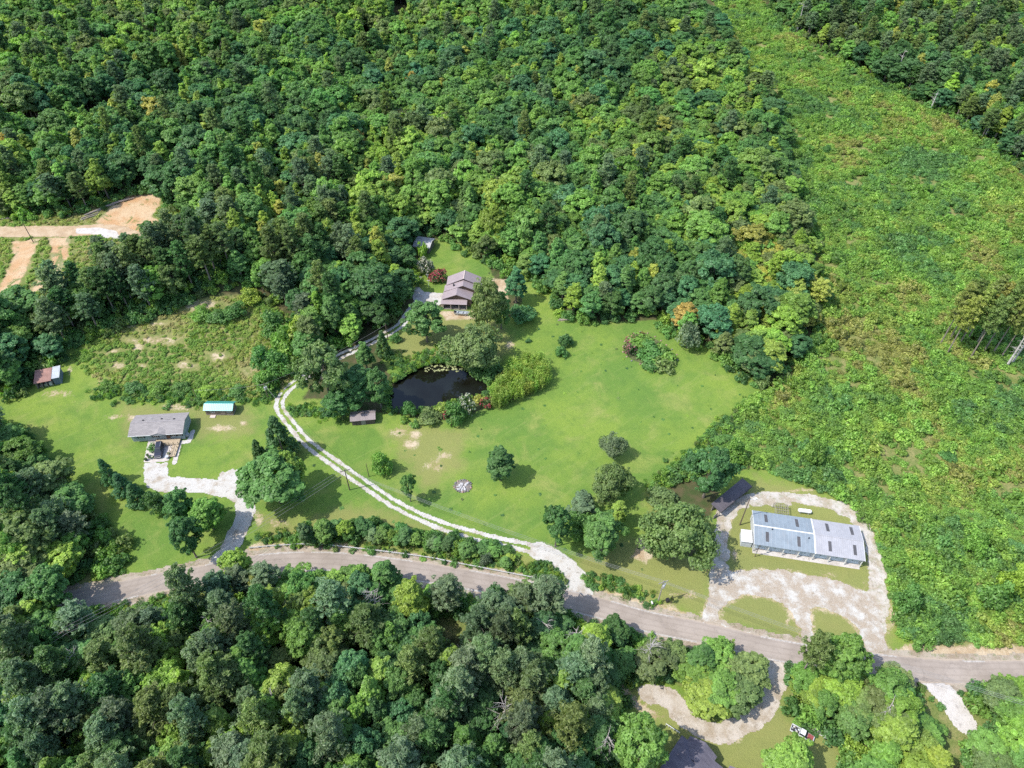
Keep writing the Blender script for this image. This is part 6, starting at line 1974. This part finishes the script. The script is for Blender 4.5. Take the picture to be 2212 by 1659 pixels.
# oval flower bed
FB = np.array([Wxy(u, v) for u, v in ((1345, 760), (1350, 735), (1370, 720), (1395, 718), (1425, 735), (1450, 755), (1464, 772), (1455, 792), (1430, 802), (1405, 800), (1385, 788), (1360, 778))])
bed = sheet("flower_bed", lambda P: sdf_poly(P, FB) - .5, bbox(FB, 1), .25, .05, simple_mat("mulch", (0.085, 0.10, 0.04), .95, var=.4, nscale=1.5), .3, 1.2, 83)
bed["kind"] = "thing"
tag(bed, "oval mulched flower bed on the meadow", "flower bed")
fl = smooth_line(np.vstack([FB, FB[:1]]), 5)
fd = np.concatenate([[0], np.cumsum(np.linalg.norm(np.diff(fl, axis=0), axis=1))])
for s in np.arange(0, fd[-1], 2.3):
    x, y = np.interp(s, fd, fl[:, 0]) + rng.normal() * .12, np.interp(s, fd, fl[:, 1]) + rng.normal() * .12
    share("stone", ROCKS[[2, 5, 8, 1][int(s) % 4]], bed, (x, y, hb1(x, y) + .1), (0, 0, s), (.30, .22, .18))

# flower pots and garden things round the car pad
for k, (u, v, r_, hh, mm, lab) in enumerate(((320, 986, .30, .5, M_DARKTRIM, "black flower pot nearest the car's left side"), (325, 991, .28, .45, M_WHITE, "white flower pot at the pad's left edge"), (316, 995, .32, .5, M_DARKTRIM, "black pot at the pad's lower left corner"),
                                     (333, 990, .22, .35, M_GREYWOOD, "small grey pot in front of the car"), (362, 990, .4, .7, M_GALV, "grey tub at the pad's lower right corner"), (366, 983, .26, .5, M_DARKTRIM, "dark pot on the pad's right side"))):
    p_ = W(u, v)
    po = empty("flower_pot", (float(p_[0]), float(p_[1]), float(p_[2]) + .056))
    tag(po, lab, "pot", "pots on the car pad")
    MB().tube([(0, 0, 0), (0, 0, hh * .9), (0, 0, hh)], [r_ * .7, r_, r_ * 1.08], 12).build("pot", mm, po)
    if k != 4:
        cr = share("plant", PROTO["bush"][k % 6]["crown"], po, (0, 0, hh * .8), (0, 0, k), (.28, .28, .3))
        cr["tint"] = [0.09, 0.16, 0.05]

# ================================================================== poles, wires, guardrail, mailbox
tops = {}
def pole(key, base, vtop, label, arm=True, transformer=False, lamp=False, dia=.15, mat=None):
    b0 = W(*base)
    hgt = max(4.0, solve_height(b0, vtop))
    o = empty("utility_pole", tuple(b0), .35)
    tag(o, label, "pole", "utility poles")
    MB().tube([(0, 0, -.3), (0, 0, hgt)], [dia, dia * .65], 9).build("shaft", mat or M_POLEWOOD, o)
    if arm:
        a = MB().box(-1.1, 1.1, -.06, .06, hgt - .55, hgt - .42).build("crossarm", mat or M_POLEWOOD, o)
        for x in (-1.0, -.4, .4, 1.0):
            MB().tube([(x, 0, hgt - .418), (x, 0, hgt - .22)], [.05, .04], 6).build("insulator", M_GALV, a)
    if transformer:
        MB().tube([(.0, -.36, hgt - 2.1), (.0, -.36, hgt - 2.0), (.0, -.36, hgt - 1.2), (.0, -.36, hgt - 1.1)], [.20, .27, .27, .2], 10).build("transformer", M_GALV, o)
        MB().tube([(.42, -.15, hgt - 1.9), (.42, -.15, hgt - 1.1)], [.19, .19], 10).build("transformer", M_GALV, o)
    if lamp:
        l_ = MB().tube([(0, 0, hgt - .3), (.5, -.2, hgt - .05), (1.0, -.4, hgt + .1)], .05, 6).build("lamp_arm", M_GALV, o)
        MB().box(.75, 1.5, -.62, -.22, hgt + .02, hgt + .24).build("lamp_head", M_WHITE, l_)
    tops[key] = np.array([b0[0], b0[1], b0[2] + hgt - .3])
    return o
pole("slope", (72, 523), 483, "tall bare pole on the orange slope below the earth road", False)
pole("yard", (426, 864), 846, "short pole at the foot of the bank above the teal-roofed shed", False, dia=.12)
pole("transf", (580, 861), 828, "pole with a transformer where the meadow drive meets the bank", True, True)
pole("drive", (755.5, 1058.5), 1014, "pole on the lower side of the two-track meadow drive", True)
pole("meadow", (797, 1029.5), 1002, "thin pole beside the small round bright tree", False, dia=.11)
pole("pond", (838, 734), 700, "pole beside the gravel drive above the pond", False)
pole("mail", (1421, 1301), 1255, "weathered pole with transformers beside the mailbox", True, True, mat=simple_mat("pale_pole", (0.30, 0.27, 0.24), .9))
pole("lot", (1598, 1134), 1078, "pole with a lamp at the storage building's left end", False, False, True)
pole("lower", (190, 1420), 1362, "pole rising from the wood below the road on the left", True)
pole("bend", (1527, 1236), 1212, "short leaning pole under the huge airy oak by the lot", False, dia=.1)
M_WIRE = simple_mat("wire", (0.22, 0.22, 0.22), .5)
def wire(a, b_, off=(0, 0), sag=1.0, label="power line"):
    a = np.array(a) + np.array([off[0], off[1], 0]); b_ = np.array(b_) + np.array([off[0], off[1], 0])
    pts = [tuple(a * (1 - t_) + b_ * t_ - np.array([0, 0, 4 * sag * t_ * (1 - t_)])) for t_ in np.linspace(0, 1, 14)]
    o = MB().tube(pts, .022, 5, False).build("power_line", M_WIRE)
    return tag(o, label, "wire", "power lines")
farL = W(-330, 1600, 9.0); farR = W(2350, 1560, 10.0)
n_ = 0
for (p_, q_, txt) in ((farL, tops["lower"], "from the lower left corner to the pole in the wood"), (tops["lower"], tops["drive"], "crossing the driveway from the lower wood to the meadow pole"),
                      (tops["drive"], tops["mail"], "along the meadow to the transformer pole by the mailbox"), (tops["mail"], farR, "from the transformer pole towards the right")):
    for k, of in enumerate(((-.6, .5), (0, 0), (.6, -.5))):
        wire(p_, q_, of, 1.4 + .2 * k, f"{['upper', 'middle', 'lower'][k]} power line {txt}")
wire(tops["transf"], tops["pond"], (0, 0), 1.2, "power line from the bank pole to the pole above the pond")
wire(tops["yard"], tops["transf"], (0, 0), .6, "power line between the two poles at the foot of the bank")
wire(tops["drive"], tops["transf"], (0, 0), 1.6, "power line from the drive pole up to the transformer pole on the bank")

GR = smooth_line([Wxy(u, v) for u, v in ((541, 1185), (600, 1180), (678, 1177), (757, 1184), (850, 1195), (930, 1206), (980, 1216), (1080, 1235), (1167, 1252), (1195, 1259))], 6)
gd = np.concatenate([[0], np.cumsum(np.linalg.norm(np.diff(GR, axis=0), axis=1))])
g0 = empty("guardrail", (0, 0, 0))
tag(g0, "long galvanised guardrail along the inner side of the road bend", "guardrail")
S = np.arange(0, gd[-1], 1.9)
gp = np.column_stack([np.interp(S, gd, GR[:, 0]), np.interp(S, gd, GR[:, 1])])
gz = hbase(gp[:, 0], gp[:, 1])
M_RAIL = simple_mat("rail_zinc", (0.60, 0.60, 0.60), .4, metal=.3, var=.08)
post_me = MB().box(-.09, .09, -.09, .09, -.2, .72).mesh("post", M_GREYWOOD)
for i in range(len(S)):
    share("post", post_me, g0, (gp[i, 0], gp[i, 1], gz[i]))
for i in range(0, len(S) - 1, 2):
    j = min(i + 2, len(S) - 1)
    if j <= i:
        continue
    seg = gp[i:j + 1]; zz_ = gz[i:j + 1]
    prof = [(.0, .42), (.07, .48), (.0, .56), (.07, .66), (.0, .74), (-.02, .74), (.05, .66), (-.02, .56), (.05, .48), (-.02, .42)]
    v, f_ = [], []
    for k in range(len(seg)):
        d = seg[min(k + 1, len(seg) - 1)] - seg[max(k - 1, 0)]
        d = d / np.linalg.norm(d)
        nrm = np.array([d[1], -d[0]])
        for a, z in prof:
            v.append((seg[k, 0] + nrm[0] * (a + .12), seg[k, 1] + nrm[1] * (a + .12), zz_[k] + z))
    n8 = len(prof)
    for k in range(len(seg) - 1):
        for q in range(n8):
            f_.append((k * n8 + q, k * n8 + (q + 1) % n8, (k + 1) * n8 + (q + 1) % n8, (k + 1) * n8 + q))
    MB().add(v, f_).build("rail", M_RAIL, g0)

mb_ = W(1407, 1308)
mx_ = empty("mailbox", tuple(mb_), .2)
tag(mx_, "white mailbox on a post at the road edge below the meadow", "mailbox")
MB().box(-.06, .06, -.06, .06, -.2, 1.05).build("post", M_GREYWOOD, mx_)
MB().prism([(-.16, 1.06), (.16, 1.06), (.16, 1.26), (.11, 1.36), (0, 1.40), (-.11, 1.36), (-.16, 1.26)], -.30, .30).build("box", M_WHITE, mx_)
MB().box(.165, .185, -.1, .0, 1.2, 1.42).build("flag", simple_mat("red_flag", (0.4, 0.03, 0.03), .5), mx_)
ub = W(1441, 1300)
uo = empty("trash_bin", tuple(ub), .3)
tag(uo, "dark grey bin right of the transformer pole by the road", "bin")
MB().add([(-.26, -.26, .05), (.26, -.26, .05), (.26, .26, .05), (-.26, .26, .05), (-.33, -.33, 1.0), (.33, -.33, 1.0), (.33, .33, 1.0), (-.33, .33, 1.0)], [(0, 3, 2, 1), (4, 5, 6, 7), (0, 1, 5, 4), (1, 2, 6, 5), (2, 3, 7, 6), (3, 0, 4, 7)]).build("bin", M_DARKTRIM, uo)
MB().box(-.36, .36, -.36, .36, 1.005, 1.09).build("lid", M_BLACK, uo, bevel=.03)
up_ = W(1449, 1303)
vo = empty("fence_post", tuple(up_))
tag(vo, "dark vine-wrapped post right of the dark grey bin", "post")
MB().tube([(0, 0, -.2), (.03, 0, 2.6)], .10, 8).build("post", M_POLEWOOD, vo)
cr = share("vine", PROTO["bush"][1]["crown"], vo, (0, 0, 1.2), (0, 0, 0), (.28, .28, .8)); cr["tint"] = [.06, .10, .03]

# ================================================================== logs
M_LOG = bark_mat("log_bark", (0.19, 0.155, 0.13), (0.36, 0.31, 0.27))
def log(u, v, du, dv_, r_, name, label, group, lift=0.0):
    a, b_ = W(u, v), W(u + du, v + dv_)
    a[2] += r_ * .8 + lift; b_[2] += r_ * .8 + lift
    mid = (a + b_) / 2 + np.array([0, 0, .05])
    o = MB().tube([tuple(a), tuple(mid), tuple(b_)], [r_, r_ * .85, r_ * .6], 8).build(name, M_LOG)
    return tag(o, label, "log", group)
for k in range(12):
    log(168 + 7 * k + rng.normal() * 3, 474 - 3.1 * k + rng.normal() * 1.5, 36 + 8 * rng.random(), -12 - 4 * rng.random(), .16 + .08 * rng.random(), "log", "felled log in the heap beside the earth road", "logs beside the earth road", .15 * (k % 3))
for k, (u, v, du, dv_) in enumerate(((20, 470, 60, -8), (45, 462, 55, -10), (0, 474, 40, -4), (1205, 693, 30, -2), (1208, 690, 26, 3))):
    log(u, v, du, dv_, .18, "log", ["pale log lying at the wood edge above the earth road", "second pale log at the wood edge above the earth road", "pale log at the left border above the earth road", "pale log at the meadow's upper edge", "shorter pale log at the meadow's upper edge"][k], "logs lying at wood edges")
for k in range(12):
    log(940 + 8 * k + rng.normal() * 4, 1370 + 30 * rng.random() + (k % 3) * 14, 14 + 12 * rng.normal(), 42 + 20 * rng.random(), .14 + .06 * rng.random(), "fallen_trunk", "fallen trunk in the gap of the wood below the road", "fallen trunks in the lower wood", .1 * (k % 3))


# lily pads along the far bank of the pond
g = np.random.default_rng(77)
lp = MB()
for k in range(170):
    c_ = Wxy(g.uniform(915, 1000), g.uniform(779, 800))
    if sdf_poly(np.array([c_]), POND)[0] < .2 or g.random() < .3:
        continue
    r_ = g.uniform(.14, .34)
    n_ = 7
    a0 = g.random() * 6
    lp.add([(c_[0] + r_ * math.cos(a0 + 6.283 * q / n_), c_[1] + r_ * math.sin(a0 + 6.283 * q / n_), zw + .02 + .01 * (q % 2)) for q in range(n_)], [tuple(range(n_))])
tag(lp.build("lily_pads", simple_mat("lily_leaf", (0.26, 0.28, 0.13), .6, var=.25, nscale=1.5)), "pale lily pads floating along the pond's far bank", "lily pads", None, "stuff")
